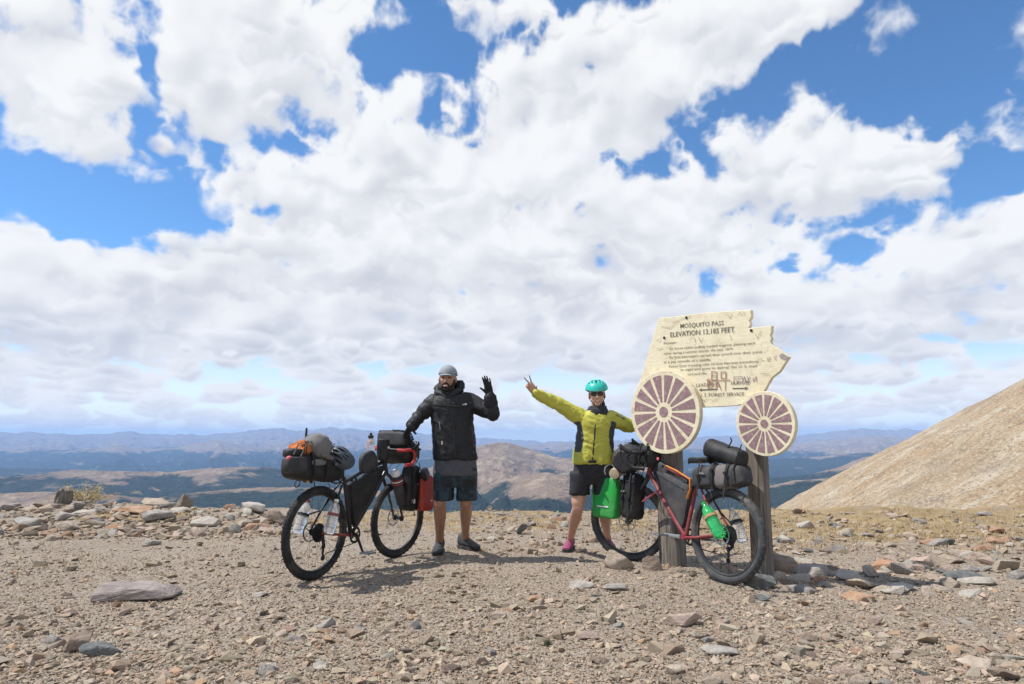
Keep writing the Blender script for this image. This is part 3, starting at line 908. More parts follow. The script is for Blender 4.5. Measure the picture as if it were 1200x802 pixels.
def rotM(dirx=None, dirz=None):
    """rotation whose z axis runs along dirz"""
    return Vector(dirz).normalized().to_track_quat('Z', 'X').to_matrix()

def wheel(bk, c, steer, tyre, rotor_side, front):
    w = bk.part(MB().ring(c, (0, 1, 0), .3045, .0125, 64, 8, 1.15), 'wheel', M_['rim'], steer=steer)
    t = MB().ring(c, (0, 1, 0), WR - TR, TR, 72, 12)
    for k in range(84):                                                  # tread blocks
        th = 2 * math.pi * k / 84; d = Vector((math.cos(th), 0, math.sin(th)))
        for sy, rr, s in ((0, WR, .010), (.016, WR - .006, .009), (-.016, WR - .006, .009)):
            if (k + (sy != 0)) % 2 == 0 or sy == 0:
                t.box(c + d * rr + Vector((0, sy, 0)), (.014, s, .006), rotM(dirz=d))
    bk.part(t, 'tyre', tyre, w, steer, angle=50)
    h = MB().lathe(c - Vector((0, .052, 0)), (0, 1, 0), [(0, .012), (.002, .026), (.014, .027), (.017, .016), (.087, .016), (.09, .027), (.102, .026), (.104, .012)], 14)
    bk.part(h, 'hub', M_['dark_metal'], w, steer)
    s = MB()
    for k in range(32):
        th = 2 * math.pi * k / 32; side = .036 if k % 2 else -.036
        tw = th + (.9 if k % 4 < 2 else -.9)
        s.tube([c + Vector((math.cos(tw) * .024, side, math.sin(tw) * .024)), c + Vector((math.cos(th) * .296, side * .1, math.sin(th) * .296))], .0012, 4, False)
    tag(bk.part(s, 'spokes', M_['dark_metal'] if not front else M_['steel'], w, steer), kind='stuff')
    y = rotor_side * .060
    r = MB()
    n = 32; V, F = [], []
    for k in range(n):
        th = 2 * math.pi * k / n
        for rad in (.068, .082):
            V.append(c + Vector((math.cos(th) * rad, y, math.sin(th) * rad)))
    for k in range(n):
        F.append((2 * k, 2 * k + 1, (2 * k + 3) % (2 * n), (2 * k + 2) % (2 * n)))
    r.add(V, F)
    r2 = [tuple(p + Vector((0, .002, 0))) for p in V]; r.add(r2, [f[::-1] for f in F])
    for k in range(6):
        th = 2 * math.pi * k / 6
        r.tube([c + Vector((0, y, 0)), c + Vector((math.cos(th + .4) * .07, y, math.sin(th + .4) * .07))], .004, 4)
    bk.part(r, 'brake_rotor', M_['steel'], w, steer)
    return w

def base_bike(bk, fm, stay, fork_m, tyre, drops_m, crank_deg, crank_m='silver_grey'):
    f = MB()
    f.tube([SCL + Vector((.012, 0, .02)), BB], [.0165, .019], 12)
    f.tube([SCL + Vector((.0, 0, -.03)), Vector((.62, 0, .85)), HT + Vector((.012, 0, -.035))], .0165, 12)
    f.tube([HB + Vector((-.006, 0, .025)), Vector((.70, 0, .575)), BB], [.020, .022, .021], 12)
    f.tube([HB - STEER_AX * .01, HT + STEER_AX * .012], .024, 14)
    f.lathe(BB - Vector((0, .042, 0)), (0, 1, 0), [(0, .022), (.084, .022)], 14)
    bk.part(f, 'frame', fm, angle=60)
    for s in (-1, 1):
        r = MB().tube([BB + Vector((-.02, s * .03, -.002)), Vector((.28, s * .045, .315)), Vector((.1, s * .064, .352)), RA + Vector((0, s * .066, 0))], [.012, .0115, .010, .009], 10)
        bk.part(r, 'chain_stay', stay)
        r = MB().tube([SCL + Vector((-.012, s * .012, -.02)), Vector((.2, s * .045, .65)), RA + Vector((.005, s * .066, .01))], [.009, .0095, .008], 10)
        bk.part(r, 'seat_stay', fm)
    bk.part(MB().tube([SCL + Vector((.006, 0, .0)), SPT], .0137, 12), 'seat_post', M_['dark_metal'])
    sd = MB()
    rows = []
    for x, w, z in ((-.135, .050, .0), (-.125, .070, .012), (-.07, .072, .016), (0, .045, .010), (.07, .026, .010), (.125, .019, .008), (.14, .012, 0)):
        rows.append([SPT + Vector((x + .02, w * math.cos(t), .035 + z + .020 * math.sin(t) - (.012 if math.sin(t) < 0 else 0))) for t in [2 * math.pi * k / 12 for k in range(12)]])
    V = [p for r in rows for p in r]; F = [(i * 12 + k, i * 12 + (k + 1) % 12, (i + 1) * 12 + (k + 1) % 12, (i + 1) * 12 + k) for i in range(len(rows) - 1) for k in range(12)]
    F += [tuple(range(12)), tuple((len(rows) - 1) * 12 + k for k in range(12))]
    sd.add(V, F); bk.part(sd, 'saddle', M_['black_plastic'])
    # fork
    for s in (-1, 1):
        g = MB().tube([HB + Vector((.006, s * .02, -.012)), HB + Vector((.018, s * .056, -.045)), Vector((1.03, s * .058, .60)), FA + Vector((.0, s * .055, 0))], [.016, .017, .0145, .010], 10)
        bk.part(g, 'fork_leg', fork_m, steer=True)
    bk.part(MB().tube([HT, HT + STEER_AX * .05, HT + STEER_AX * .055 + Vector((.085, 0, .025))], [.018, .017, .016], 10), 'stem', M_['dark_metal'], steer=True)
    c = HT + STEER_AX * .055 + Vector((.085, 0, .025))
    bars = MB(); tape = MB()
    bars.tube([c + Vector((0, -.12, 0)), c + Vector((0, .12, 0))], .0145, 10)
    bk.part(bars, 'handlebar', M_['dark_metal'], steer=True)
    for s in (-1, 1):
        p = [c + Vector((0, s * .11, 0)), c + Vector((0, s * .185, .0)), c + Vector((.03, s * .208, .006)), c + Vector((.085, s * .215, .008)), c + Vector((.118, s * .220, -.025)), c + Vector((.112, s * .228, -.085)), c + Vector((.06, s * .24, -.125)), c + Vector((-.04, s * .25, -.130))]
        bk.part(MB().tube(p, .0165, 10), 'bar_grip', drops_m, steer=True)
        h = MB().tube([c + Vector((.070, s * .214, .012)), c + Vector((.125, s * .216, .026)), c + Vector((.165, s * .214, .060)), c + Vector((.172, s * .212, .085))], [.017, .020, .018, .010], 10)
        bk.part(h, 'brake_hood', M_['black_plastic'], steer=True)
        bk.part(MB().tube([c + Vector((.165, s * .214, .045)), c + Vector((.178, s * .218, -.01)), c + Vector((.158, s * .225, -.075))], [.006, .006, .005], 8), 'brake_lever', M_['dark_metal'], steer=True)
        bk.part(MB().tube([c + Vector((.15, s * .21, .05)), c + Vector((.22, s * .12, .06)), c + Vector((.18, s * .05, -.08)), Vector((.97, s * .04, .82))], .0026, 6), 'cable', M_['black_plastic'], steer=True)
    wheel(bk, RA, False, tyre, 1, False)
    wheel(bk, FA, True, tyre, 1, True)
    # crankset, chain and gears on the right hand side
    y = -.052
    cr = MB(); n = 36
    V, F = [], []
    for k in range(n):
        th = 2 * math.pi * k / n
        for rad in (.052, .070 + .004 * (k % 2)):
            V.append(BB + Vector((math.cos(th) * rad, y, math.sin(th) * rad)))
    F = [(2 * k, 2 * k + 1, (2 * k + 3) % (2 * n), (2 * k + 2) % (2 * n)) for k in range(n)]
    cr.add(V, F); cr.add([p + Vector((0, .004, 0)) for p in V], [q[::-1] for q in F])
    for k in range(4): cr.tube([BB + Vector((0, y, 0)), BB + Vector((math.cos(k * 1.57 + .5) * .055, y, math.sin(k * 1.57 + .5) * .055))], .007, 6)
    ck = bk.part(cr, 'chainring', M_['dark_metal'])
    a = R(crank_deg)
    for s, sg in ((-1, 1), (1, -1)):
        e = BB + Vector((math.cos(a) * .172 * sg, s * .085, math.sin(a) * .172 * sg))
        ca = bk.part(MB().tube([BB + Vector((0, s * .068, 0)), e], [.017, .012], 8, flat=.6, up=(0, 1, 0)), 'crank_arm', M_[crank_m])
        pd = MB(); pc = e + Vector((0, s * .055, 0))
        pd.box(pc, (.016, .10, .018)); 
        for dx in (-.045, .045): pd.box(pc + Vector((dx, 0, 0)), (.010, .10, .014))
        for dy in (-.045, .045): pd.box(pc + Vector((0, dy, 0)), (.10, .010, .014))
        bk.part(pd, 'pedal', M_['silver_grey'], ca, smooth=False)
    cas = MB()
    for k, rad in enumerate((.022, .028, .034, .041, .048, .056, .064, .070, .076)):
        cas.lathe(RA + Vector((0, -.058 + .0035 * k, 0)), (0, 1, 0), [(0, rad - .004), (0, rad), (.0018, rad), (.0018, rad - .004)], 26)
    bk.part(cas, 'cassette', M_['dark_metal'])
    ch = MB()
    p_t = [BB + Vector((-.01, y, .072)), RA + Vector((.005, -.046, .042))]
    ch.tube(p_t, .0042, 6)
    ch.tube([BB + Vector((-.02, y, -.070)), Vector((.08, -.055, .20)), Vector((.035, -.055, .175))], .0042, 6)
    bk.part(ch, 'chain', M_['dark_metal'])
    dr = MB()
    dr.tube([RA + Vector((0, -.072, -.02)), Vector((.012, -.078, .275)), Vector((.03, -.062, .255))], [.013, .014, .012], 8)
    dr.tube([Vector((.03, -.058, .262)), Vector((.030, -.058, .165))], [.013, .010], 6, flat=.5, up=(0, 1, 0))
    for z in (.258, .168): dr.lathe((.032, -.062, z), (0, 1, 0), [(0, .021), (.008, .021)], 12)
    bk.part(dr, 'derailleur', M_['black_plastic'])

def roll_bag(c, axis, L, r, n=20, seed=0, pinch=.55):
    """rolled dry bag: cylinder with puckered ends"""
    ax = Vector(axis).normalized()
    prof = [(-L / 2, r * .25), (-L / 2 + .004, r * pinch), (-L / 2 + r * .35, r * .93), (-L * .25, r * 1.0), (-.02, r * .97), (L * .1, r * 1.01), (L * .3, r * .98), (L / 2 - r * .35, r * .93), (L / 2 - .004, r * pinch), (L / 2, r * .25)]
    mb = MB().lathe(c, ax, prof, n)
    A = np.array(mb.v); q = A * 14
    d = fbm(q[:, 0] + q[:, 2] + seed, q[:, 1] - q[:, 2] * .7, 3, .6, seed, ridge=True) * r * .13
    ctr = np.array([tuple(c)]); v = A - ctr; v = v - np.outer(v @ np.array(ax), np.array(ax)); nn = v / np.maximum(np.linalg.norm(v, axis=1, keepdims=True), 1e-5)
    mb.v = [tuple(p) for p in A + nn * d[:, None]]
    return mb

def straps(mb, c, axis, r, offs, w=.012):
    ax = Vector(axis).normalized()
    for o in offs:
        mb.lathe(Vector(c) + ax * (o - w), ax, [(0, r), (0, r + .004), (2 * w, r + .004), (2 * w, r)], 20)
    return mb

def bottle(c, axis, L, r, neck=.35):
    ax = Vector(axis).normalized()
    prof = [(-L / 2, r * .7), (-L / 2 + .008, r * .95), (-L * .36, r), (-L * .2, r * .96), (-L * .05, r), (L * .08, r * .95), (L * .2, r * .99), (L * .34, r * .75), (L * .42, r * neck), (L / 2, r * neck)]
    return MB().lathe(c, ax, prof, 18), [Vector(c) + ax * (L / 2), ax, r * neck]

def cap_on(top, m, parent, bk):
    p, ax, r = top
    mb = MB().lathe(p - ax * .006, ax, [(0, r * 1.25), (.02, r * 1.25), (.022, r * 1.0)], 14)
    o = mb.build('cap', m, parent, origin=p)
    o.matrix_parent_inverse = Matrix.Identity(4)
    o.location = p - parent['_c'] if False else (0, 0, 0)
    return o

def sub(bk, parent, pc, mb, name, mats, **kw):
    """a part of a piece of luggage whose origin (bike coordinates) is pc"""
    return mb.build(name, mats, parent, origin=None, **kw) if False else _sub(parent, pc, mb, name, mats, **kw)

def _sub(parent, pc, mb, name, mats, **kw):
    mb.v = [tuple(Vector(p) - Vector(pc)) for p in mb.v]
    return mb.build(name, mats, parent, **kw)

FRAME_TRI = [(.372, .725), (.60, .800), (.835, .872), (.845, .835), (.70, .625), (.462, .37), (.435, .43)]
def frame_bag(bk, m, label, th=.075):
    mb = MB(); c = Vector((.58, 0, .68))
    P = np.array(FRAME_TRI); ctr = P.mean(0)
    rings = []
    dense = []
    for i in range(len(P)):
        a, b = P[i], P[(i + 1) % len(P)]
        for k in range(5): dense.append(a + (b - a) * k / 5)
    dense = np.array(dense)
    n = len(dense)
    V, F = [], []
    for (sc, y) in ((.0, -th * .62), (.5, -th * .6), (.86, -th * .5), (.985, -th * .36), (1.0, 0), (.985, th * .36), (.86, th * .5), (.5, th * .6), (.0, th * .62)):
        for k, d in enumerate(dense):
            p = ctr + (d - ctr) * sc
            w = .006 * float(fbm(np.array([p[0] * 16]), np.array([p[1] * 16 + y * 30]), 3, .6, 5)[0]) if sc > 0 else 0
            V.append(Vector((p[0], y + math.copysign(w, y) if y else y, p[1])))
    for i in range(8):
        for k in range(n): F.append((i * n + k, i * n + (k + 1) % n, (i + 1) * n + (k + 1) % n, (i + 1) * n + k))
    mb.add(V, F)
    o = bk.bag(mb, 'frame_bag', m, c, label, 'bag')
    for (x, z) in ((.45, .752), (.74, .843)):
        _sub(o, c, MB().ring((x, 0, z + .006), (1, 0, .3), .026, .006, 20, 6, 2.2), 'strap', M_['strap_black'])
    for s in (-1, 1):
        _sub(o, c, MB().tube([Vector((.43, s * th * .585, .69)), Vector((.79, s * th * .57, .815))], .0035, 6), 'zip', M_['black_plastic'])
    return o

def helmet(name, shell, mats, Mw, size, label, parent=None):
    """vented cycling helmet: ribs over a dark liner, rim, straps; local y forward, z up, origin at its rim centre"""
    a, b, h = size
    root = None
    lin = MB()
    rows, cols = 9, 28
    V, F = [], []
    for i in range(rows + 1):
        ph = math.pi / 2 * i / rows
        for j in range(cols):
            th = 2 * math.pi * j / cols
            V.append((a * .86 * math.cos(ph) * math.cos(th), b * .86 * math.cos(ph) * math.sin(th), h * .84 * math.sin(ph)))
    for i in range(rows):
        for j in range(cols): F.append((i * cols + j, i * cols + (j + 1) % cols, (i + 1) * cols + (j + 1) % cols, (i + 1) * cols + j))
    lin.add(V, F)
    o = lin.build(name, M_['black_plastic'], parent)
    if label: o.matrix_world = Mw; tag(o, label, 'helmet')
    else: o.matrix_local = Mw
    nu, nv = 56, 40
    V, F = [], []
    for i in range(nv + 1):
        ph = (math.pi / 2 - .02) * i / nv
        for k in range(nu):
            th = 2 * math.pi * k / nu
            low = -.022 * max(0, -math.sin(th)) + .010 * math.cos(2 * th)           # reaches lower at the back
            f = 1 + .035 * math.cos(ph) ** 2 * math.cos(6 * th)
            V.append((a * math.cos(ph) ** .92 * math.cos(th) * f, b * math.cos(ph) ** .92 * math.sin(th), h * math.sin(ph) + low * (1 - i / nv)))
    def vent(x, y):
        x, y = x / a, y / b
        for cx_, cy_, rx_, ry_ in ((0, .50, .10, .26), (0, -.12, .09, .24), (.34, .42, .10, .30), (-.34, .42, .10, .30), (.33, -.36, .10, .30), (-.33, -.36, .10, .30), (.66, .18, .08, .30), (-.66, .18, .08, .30), (.64, -.44, .07, .18), (-.64, -.44, .07, .18), (.12, -.72, .07, .13), (-.12, -.72, .07, .13)):
            if ((x - cx_) / rx_) ** 2 + ((y - cy_) / ry_) ** 2 < 1: return True
        return False
    for i in range(nv):
        for k in range(nu):
            q_ = (i * nu + k, i * nu + (k + 1) % nu, (i + 1) * nu + (k + 1) % nu, (i + 1) * nu + k)
            mx, my = sum(V[t][0] for t in q_) / 4, sum(V[t][1] for t in q_) / 4
            if not (i > 3 and vent(mx, my)): F.append(q_)
    sh = MB().add(V, F)
    so = sh.build('shell', shell, o)
    sm = so.modifiers.new('thick', 'SOLIDIFY'); sm.thickness = .012; sm.offset = -1
    return o

def build_bike1():
    bk = Bike('bicycle', (367, 679.5), (470.5, 651.5), R(1), R(-6), 'black drop-bar touring bicycle with red tape, held by the person in the black jacket')
    base_bike(bk, M_['frame_black'], M_['rust_red'], M_['frame_black'], M_['tyre'], M_['bar_tape'], -64, 'dark_metal')
    H = bk.hit
    B1 = 'strapped on the black bicycle'
    frame_bag(bk, M_['bag_black'], 'black triangular frame bag inside the black bicycle frame')
    # bag on the top tube
    c = H(431, 541, 0)
    tt = MB().soft(c, (.25, .085, .175), rotM(dirz=(-.35, 0, 1)), (.6, .6), 12, .009, 4, (.72, .8))
    o = bk.bag(tt, 'top_tube_bag', M_['bag_grey'], c, 'teardrop-shaped dark bag on the top tube behind the red bar tape', 'bag')
    # bottle standing at the stem
    c = H(434, 525, .06)
    mb, top = bottle(c, (0, 0, 1), .20, .040, .5)
    o = bk.bag(mb, 'water_bottle', M_['clear_bottle'], c, 'short clear bottle with dark cap standing by the handlebar stem', 'bottle')
    _sub(o, c, MB().lathe(top[0] - top[1] * .012, top[1], [(0, .026), (.024, .026), (.03, .012), (.05, .012)], 12), 'cap', M_['black_plastic'])
    c = H(449, 527, -.02)
    mb = MB().lathe(c - Vector((0, 0, .10)), (0, 0, 1), [(0, .045), (.01, .055), (.10, .06), (.19, .058), (.20, .045)], 16)
    o = bk.bag(mb, 'feed_pouch', M_['bag_black'], c, 'round black feed pouch beside the stem under the roll-top bag', 'pouch')
    _sub(o, c, MB().lathe(c + Vector((0, -.058, .02)), (0, -1, 0), [(0, .012), (.008, .012)], 10), 'button', M_['white_plastic'])
    # handlebar roll and the roll-top bag on it
    c = H(466, 530, 0)
    mb = roll_bag(c, (0, 1, 0), .40, .105, 22, 3)
    o = bk.bag(mb, 'handlebar_roll', M_['bag_black'], c, 'plump black roll slung under the red-taped handlebar', 'bag')
    _sub(o, c, straps(MB(), c, (0, 1, 0), .104, (-.10, .10)), 'strap', M_['strap_black'])
    c = H(462, 513.5, 0)
    mb = MB().soft(c, (.15, .34, .13), rotM(dirz=(-.15, 0, 1)), (.35, .35), 14, .010, 6, (.55, .98))
    o = bk.bag(mb, 'roll_top_bag', M_['bag_grey'], c, 'charcoal roll-top bag on top of the red-taped handlebar', 'bag')
    _sub(o, c, MB().tube([c + Vector((-.02, -.16, .062)), c + Vector((-.02, .16, .062))], .012, 8), 'roll_closure', M_['bag_black'])
    # front load
    c = H(467, 572, -.10)
    ax = Vector((-.10, .02, 1)).normalized(); ax = (H(463, 550, -.10) - H(472, 596, -.10)).normalized()
    mb = MB().lathe(c, ax, [(-.17, .035), (-.165, .046), (-.05, .050), (.07, .052), (.12, .050), (.125, .044)], 18)
    o = bk.bag(mb, 'thermos_flask', M_['bag_grey'], c, 'dark flask in a sleeve with red and white bands on the fork', 'flask')
    for d, r, m in ((.045, .0535, M_['bar_tape']), (.068, .0535, M_['white_plastic']), (.082, .0535, M_['bar_tape'])):
        _sub(o, c, MB().lathe(c + ax * d, ax, [(0, .051), (0, r), (.010, r), (.010, .051)], 18), 'band', m)
    _sub(o, c, MB().lathe(c + ax * .12, ax, [(0, .042), (.05, .042), (.058, .036)], 18), 'lid', M_['white_plastic'])
    c = H(481, 572, -.13)
    mb = MB().soft(c, (.20, .12, .42), None, (.4, .4), 14, .012, 9, (.9, .9))
    o = bk.bag(mb, 'fork_bag', M_['bag_black'], c, 'black fork bag between the banded flask and the red pannier', 'bag')
    _sub(o, c, MB().box(c + Vector((-.03, -.062, -.12)), (.05, .004, .04)), 'reflective_patch', M_['white_plastic'])
    c = H(497.3, 578, -.20)
    Mr = rotM(dirz=(.02, 0, 1)) 
    mb = MB().soft(c, (.17, .13, .33), Matrix.Rotation(R(-12), 3, 'Z'), (.38, .30), 16, .009, 12, (1.02, .72))
    o = bk.bag(mb, 'pannier', M_['pannier_red'], c, 'red roll-top pannier hanging beside the front wheel of the black bicycle', 'pannier')
    top = MB().soft(c + Vector((-.02, .0, .185)), (.17, .10, .09), Matrix.Rotation(R(20), 3, 'Z') @ Matrix.Rotation(R(-24), 3, 'Y'), (.4, .4), 10, .004, 3, (.8, .5))
    _sub(o, c, top, 'roll_closure', M_['bag_black'])
    _sub(o, c, MB().box(c + Vector((.02, -.074, -.07)), (.06, .006, .012), Matrix.Rotation(R(20), 3, 'Z')), 'printed_mark', M_['white_plastic'])
    _sub(o, c, MB().soft(c + Vector((-.02, .075, 0)), (.18, .05, .32), Matrix.Rotation(R(-12), 3, 'Z'), (.4, .3), 10, .003, 5), 'back_panel', M_['bag_black'])
    # rear load on the seat pack
    c = H(369, 547, 0)
    mb = MB().soft(c, (.56, .26, .215), Matrix.Rotation(R(4), 3, 'Y'), (.5, .5), 18, .020, 21, (.96, .85))
    sp = bk.bag(mb, 'seat_pack', M_['bag_black'], c, 'bulging black pack strapped behind the saddle of the black bicycle', 'bag')
    _sub(sp, c, MB().soft(H(345, 545, -.10), (.20, .10, .12), None, (.4, .4), 10, .006, 31), 'side_pocket', M_['bag_grey'])
    _sub(sp, c, MB().soft(H(374, 542, -.13), (.16, .02, .05), None, (.5, .6), 8), 'grey_patch', M_['grey_cloth'])
    for x in (-.16, .14):
        _sub(sp, c, MB().tube([c + Vector((x, -.135, -.09)), c + Vector((x, -.138, .03)), c + Vector((x, -.10, .115)), c + Vector((x, .1, .115))], .008, 6, flat=.4), 'strap', M_['strap_black'])
    _sub(sp, c, MB().ring(c + Vector((-.25, -.06, -.12)), (0, 1, .2), .028, .004, 18, 6), 'strap_loop', M_['strap_black'])
    c = H(352.5, 527, .0)
    mb = MB()
    mb.soft(c, (.17, .17, .095), Matrix.Rotation(R(-22), 3, 'Y'), (.7, .7), 14, .028, 41, freq=16)
    o = bk.bag(mb, 'rolled_garment', M_['orange_cloth'], c, 'crumpled orange garment tied on top of the black seat pack', 'clothing')
    _sub(o, c, MB().tube([c + Vector((-.04, -.10, -.05)), c + Vector((-.02, -.07, .055)), c + Vector((.05, .02, .07))], .007, 6), 'cord', M_['strap_black'])
    c = H(371.5, 524, -.05)
    mb = MB().soft(c, (.21, .21, .19), Matrix.Rotation(R(25), 3, 'Y'), (.85, .8), 16, .018, 51)
    o = bk.bag(mb, 'stuff_sack', M_['grey_cloth'], c, 'round grey cloth sack between the orange garment and dark helmet', 'sack')
    _sub(o, c, MB().soft(c + Vector((.02, -.09, -.075)), (.16, .05, .04), Matrix.Rotation(R(15), 3, 'Y'), (.7, .7), 8), 'flap', M_['bag_taupe'])
    p = H(358.7, 512, .02)
    o = bk.bag(MB().tube([p - Vector((0, 0, .07)), p, p + Vector((.0, 0, .07))], [.010, .010, .008], 8), 'aerial', M_['black_plastic'], p, 'short black aerial rod sticking up from the orange bundle', 'aerial')
    p = H(339, 537.5, -.12)
    _sub(sp, H(369, 547, 0), MB().soft(p, (.045, .04, .04), None, (.8, .8), 8), 'pink_toggle', M_['pink'])
    _sub(sp, H(369, 547, 0), MB().soft(H(343, 531, -.05), (.12, .12, .06), None, (.5, .5), 8, .01, 5), 'top_pouch', M_['bag_black'])
    for k, (q0, q1, q2) in enumerate((((344, 533), (350, 520), (364, 516)), ((352, 536), (360, 520), (372, 514)), ((380, 540), (386, 526), (392, 520)))):
        _sub(sp, H(369, 547, 0), MB().tube([H(*q0, -.15), H(*q1, -.12), H(*q2, -.03)], .006, 6, flat=.5), 'strap', M_['strap_black'])
    hp = H(397, 537, -.09)
    Mh = bk.M @ Matrix.Translation(hp) @ Matrix.Rotation(R(-78), 4, 'Z') @ Matrix.Rotation(R(52), 4, 'X') @ Matrix.Rotation(R(75), 4, 'Z') @ Matrix.Translation((0, 0, -.02))
    hm = helmet('bicycle_helmet', M_['helmet_grey'], None, Mh, (.098, .135, .13), 'dark grey cycling helmet strapped to the side of the black seat pack')
    # rear light, tucked below the pack
    c = H(361, 563.5, -.02)
    o = bk.part(MB().lathe(c - Vector((.0, .04, 0)), (0, 1, 0), [(0, .016), (.004, .019), (.076, .019), (.08, .016)], 14), 'rear_light', M_['black_plastic'])
    bk.part(MB().lathe(c - Vector((.0, .03, 0)), (0, 1, 0), [(0, .0205), (.03, .0205)], 14), 'light_band', M_['foam_tan'], o)
    bk.part(MB().tube([H(372, 560, 0) , H(395, 567, 0), SCL], .007, 6), 'pack_strut', M_['dark_metal'])
    # water bottles carried on the rear stays
    for (px, py, side, q0, q1, lab) in ((354.5, 606, .125, (360, 588), (347, 626), 'clear plastic water bottle with red cap on the far side of the rear wheel'), (390, 606, -.125, (394, 588), (385, 626), 'clear plastic water bottle held by a rust-red strap near the pedals')):
        c = H(px, py, side); ax = (H(*q0, side) - H(*q1, side)).normalized()
        mb, top = bottle(c, ax, .27, .046, .33)
        o = bk.bag(mb, 'water_bottle', M_['clear_bottle'], c, lab, 'bottle')
        _sub(o, c, MB().lathe(top[0] - ax * .012, ax, [(0, .019), (.018, .019), (.02, .014)], 12), 'cap', M_['pannier_red'] if side > 0 else M_['white_plastic'])
        _sub(o, c, MB().lathe(c + ax * .01, ax, [(0, .0455), (0, .049), (.018, .049), (.018, .0455)], 18), 'strap', M_['rust_red'] if side < 0 else M_['strap_black'])
        bk.part(MB().tube([c + ax * .02 + Vector((.02, -side * .25, 0)), Vector((.12, side * .45, .53)), Vector((.20, side * .36, .62))], .007, 6), 'bottle_bracket', M_['rust_red'] if side < 0 else M_['strap_black'])
    return bk

def build_bike2():
    bk = Bike('bicycle', (851, 684.5), (726, 655), R(5), R(36), 'red touring bicycle with grey frame bag, leaning against the sign posts')
    base_bike(bk, M_['frame_red'], M_['frame_red'], M_['frame_black'], M_['tyre_dusty'], M_['black_plastic'], 180)
    H = bk.hit
    frame_bag(bk, M_['bag_grey'], 'dusty grey frame bag filling the red bicycle frame')
    bk.part(MB().tube([Vector((.68, .01, .885)), Vector((.56, .012, .85)), Vector((.44, .022, .805)), Vector((.37, .03, .78)), Vector((.352, .044, .70)), Vector((.385, .046, .62))], .013, 8, flat=.6), 'orange_strap', M_['orange_strap'])
    bk.part(MB().tube([H(753, 588, .06), H(770, 576, .05)], .013, 8, flat=.5), 'pink_strap', M_['pink'])
    # seat pack and the roll on it
    c = H(845, 559, 0)
    mb = MB().soft(c, (.55, .21, .175), Matrix.Rotation(R(6), 3, 'Y'), (.55, .5), 18, .016, 61, (.95, .85))
    sp = bk.bag(mb, 'seat_pack', M_['bag_grey'], c, 'long black and grey pack behind the saddle of the red bicycle', 'bag')
    _sub(sp, c, MB().soft(c + Vector((-.08, 0, .003)), (.16, .226, .19), Matrix.Rotation(R(6), 3, 'Y'), (.5, .5), 12, .008, 62, (.95, .85)), 'grey_band', M_['bag_taupe'])
    for x in (-.20, .02):
        _sub(sp, c, MB().tube([c + Vector((x, .112, -.07)), c + Vector((x, .118, .03)), c + Vector((x, .08, .10)), c + Vector((x, -.08, .10))], .008, 6, flat=.4), 'strap', M_['strap_black'])
    _sub(sp, c, MB().tube([H(806, 575, 0.02), H(816, 566, .04), H(822, 556, .05)], .012, 8), 'saddle_strap', M_['strap_black'])
    c = H(850, 532, .0)
    ax = (H(832, 526, 0) - H(868, 540, 0)).normalized()
    mb = roll_bag(c, ax, .40, .078, 20, 7)
    o = bk.bag(mb, 'dry_bag_roll', M_['bag_black'], c, 'black rolled dry bag lying on the seat pack of the red bicycle', 'bag')
    _sub(o, c, MB().tube([H(851, 527, .05), H(856, 520, .05), H(857.5, 516.5, .05), H(856, 513, .05)], .006, 6), 'loose_strap', M_['strap_black'])
    _sub(o, c, MB().tube([H(864, 533, .06), H(867, 527, .06), H(869, 521, .06)], .005, 6), 'loose_strap', M_['strap_black'])
    # handlebar luggage
    c = H(738, 537, .04)
    sdir = (bk.S.to_3x3() @ Vector((0, 1, 0))).normalized()
    mb = roll_bag(c, sdir, .44, .125, 22, 11, .7)
    o = bk.bag(mb, 'handlebar_roll', M_['bag_grey'], c, 'dark roll bag across the handlebar of the red bicycle', 'bag')
    _sub(o, c, straps(MB(), c, sdir, .123, (-.11, .10)), 'strap', M_['strap_black'])
    fd = (bk.S.to_3x3() @ Vector((1, 0, 0)))
    _sub(o, c, MB().tube([c + sdir * .05 + Vector((0, 0, .125)), c + sdir * .06 - fd * .09 + Vector((0, 0, .085)), c + sdir * .02 - fd * .125, c - sdir * .04 - fd * .09 - Vector((0, 0, .085))], .008, 6, flat=.5), 'tan_cord', M_['tan_strap'])
    c = H(762, 534, .03)
    mb = MB().soft(c, (.16, .17, .20), None, (.6, .5), 12, .018, 71, (.95, .9))
    o = bk.bag(mb, 'stem_pouch', M_['bag_black'], c, 'black pouch with silver buckle beside the stem of the red bicycle', 'pouch')
    _sub(o, c, MB().box(c + Vector((-.05, .088, .02)), (.03, .006, .03)), 'buckle', M_['steel'])
    _sub(o, c, MB().soft(H(771, 538, .07), (.03, .012, .03), None, (.8, .8), 6), 'red_patch', M_['pink'])
    c = H(776, 551, 0)
    mb = MB().soft(c, (.20, .075, .13), rotM(dirz=(-.5, 0, 1)), (.6, .6), 12, .004, 72, (.7, .8))
    bk.bag(mb, 'top_tube_bag', M_['bag_grey'], c, 'small grey bag on the top tube of the red bicycle', 'bag')
    # front: green pannier, foam roll, striped bottle, fork bags
    c = H(711, 583, .20)
    a = R(20)
    Mg = Matrix.Rotation(a, 3, 'Z')
    mb = MB().soft(c, (.255, .13, .375), Mg, (.36, .28), 16, .010, 81, (1.05, .70))
    o = bk.bag(mb, 'pannier', M_['pannier_green'], c, 'bright green roll-top pannier hanging beside the front wheel of the red bicycle', 'pannier')
    _sub(o, c, MB().soft(c + Vector((0, 0, .215)), (.25, .09, .11), Mg, (.4, .5), 12, .008, 82, (.85, .5)), 'roll_closure', M_['bag_black'])
    _sub(o, c, MB().soft(c + Mg @ Vector((-.01, -.075, 0)), (.25, .05, .36), Mg, (.4, .3), 10, .003, 83), 'back_panel', M_['bag_black'])
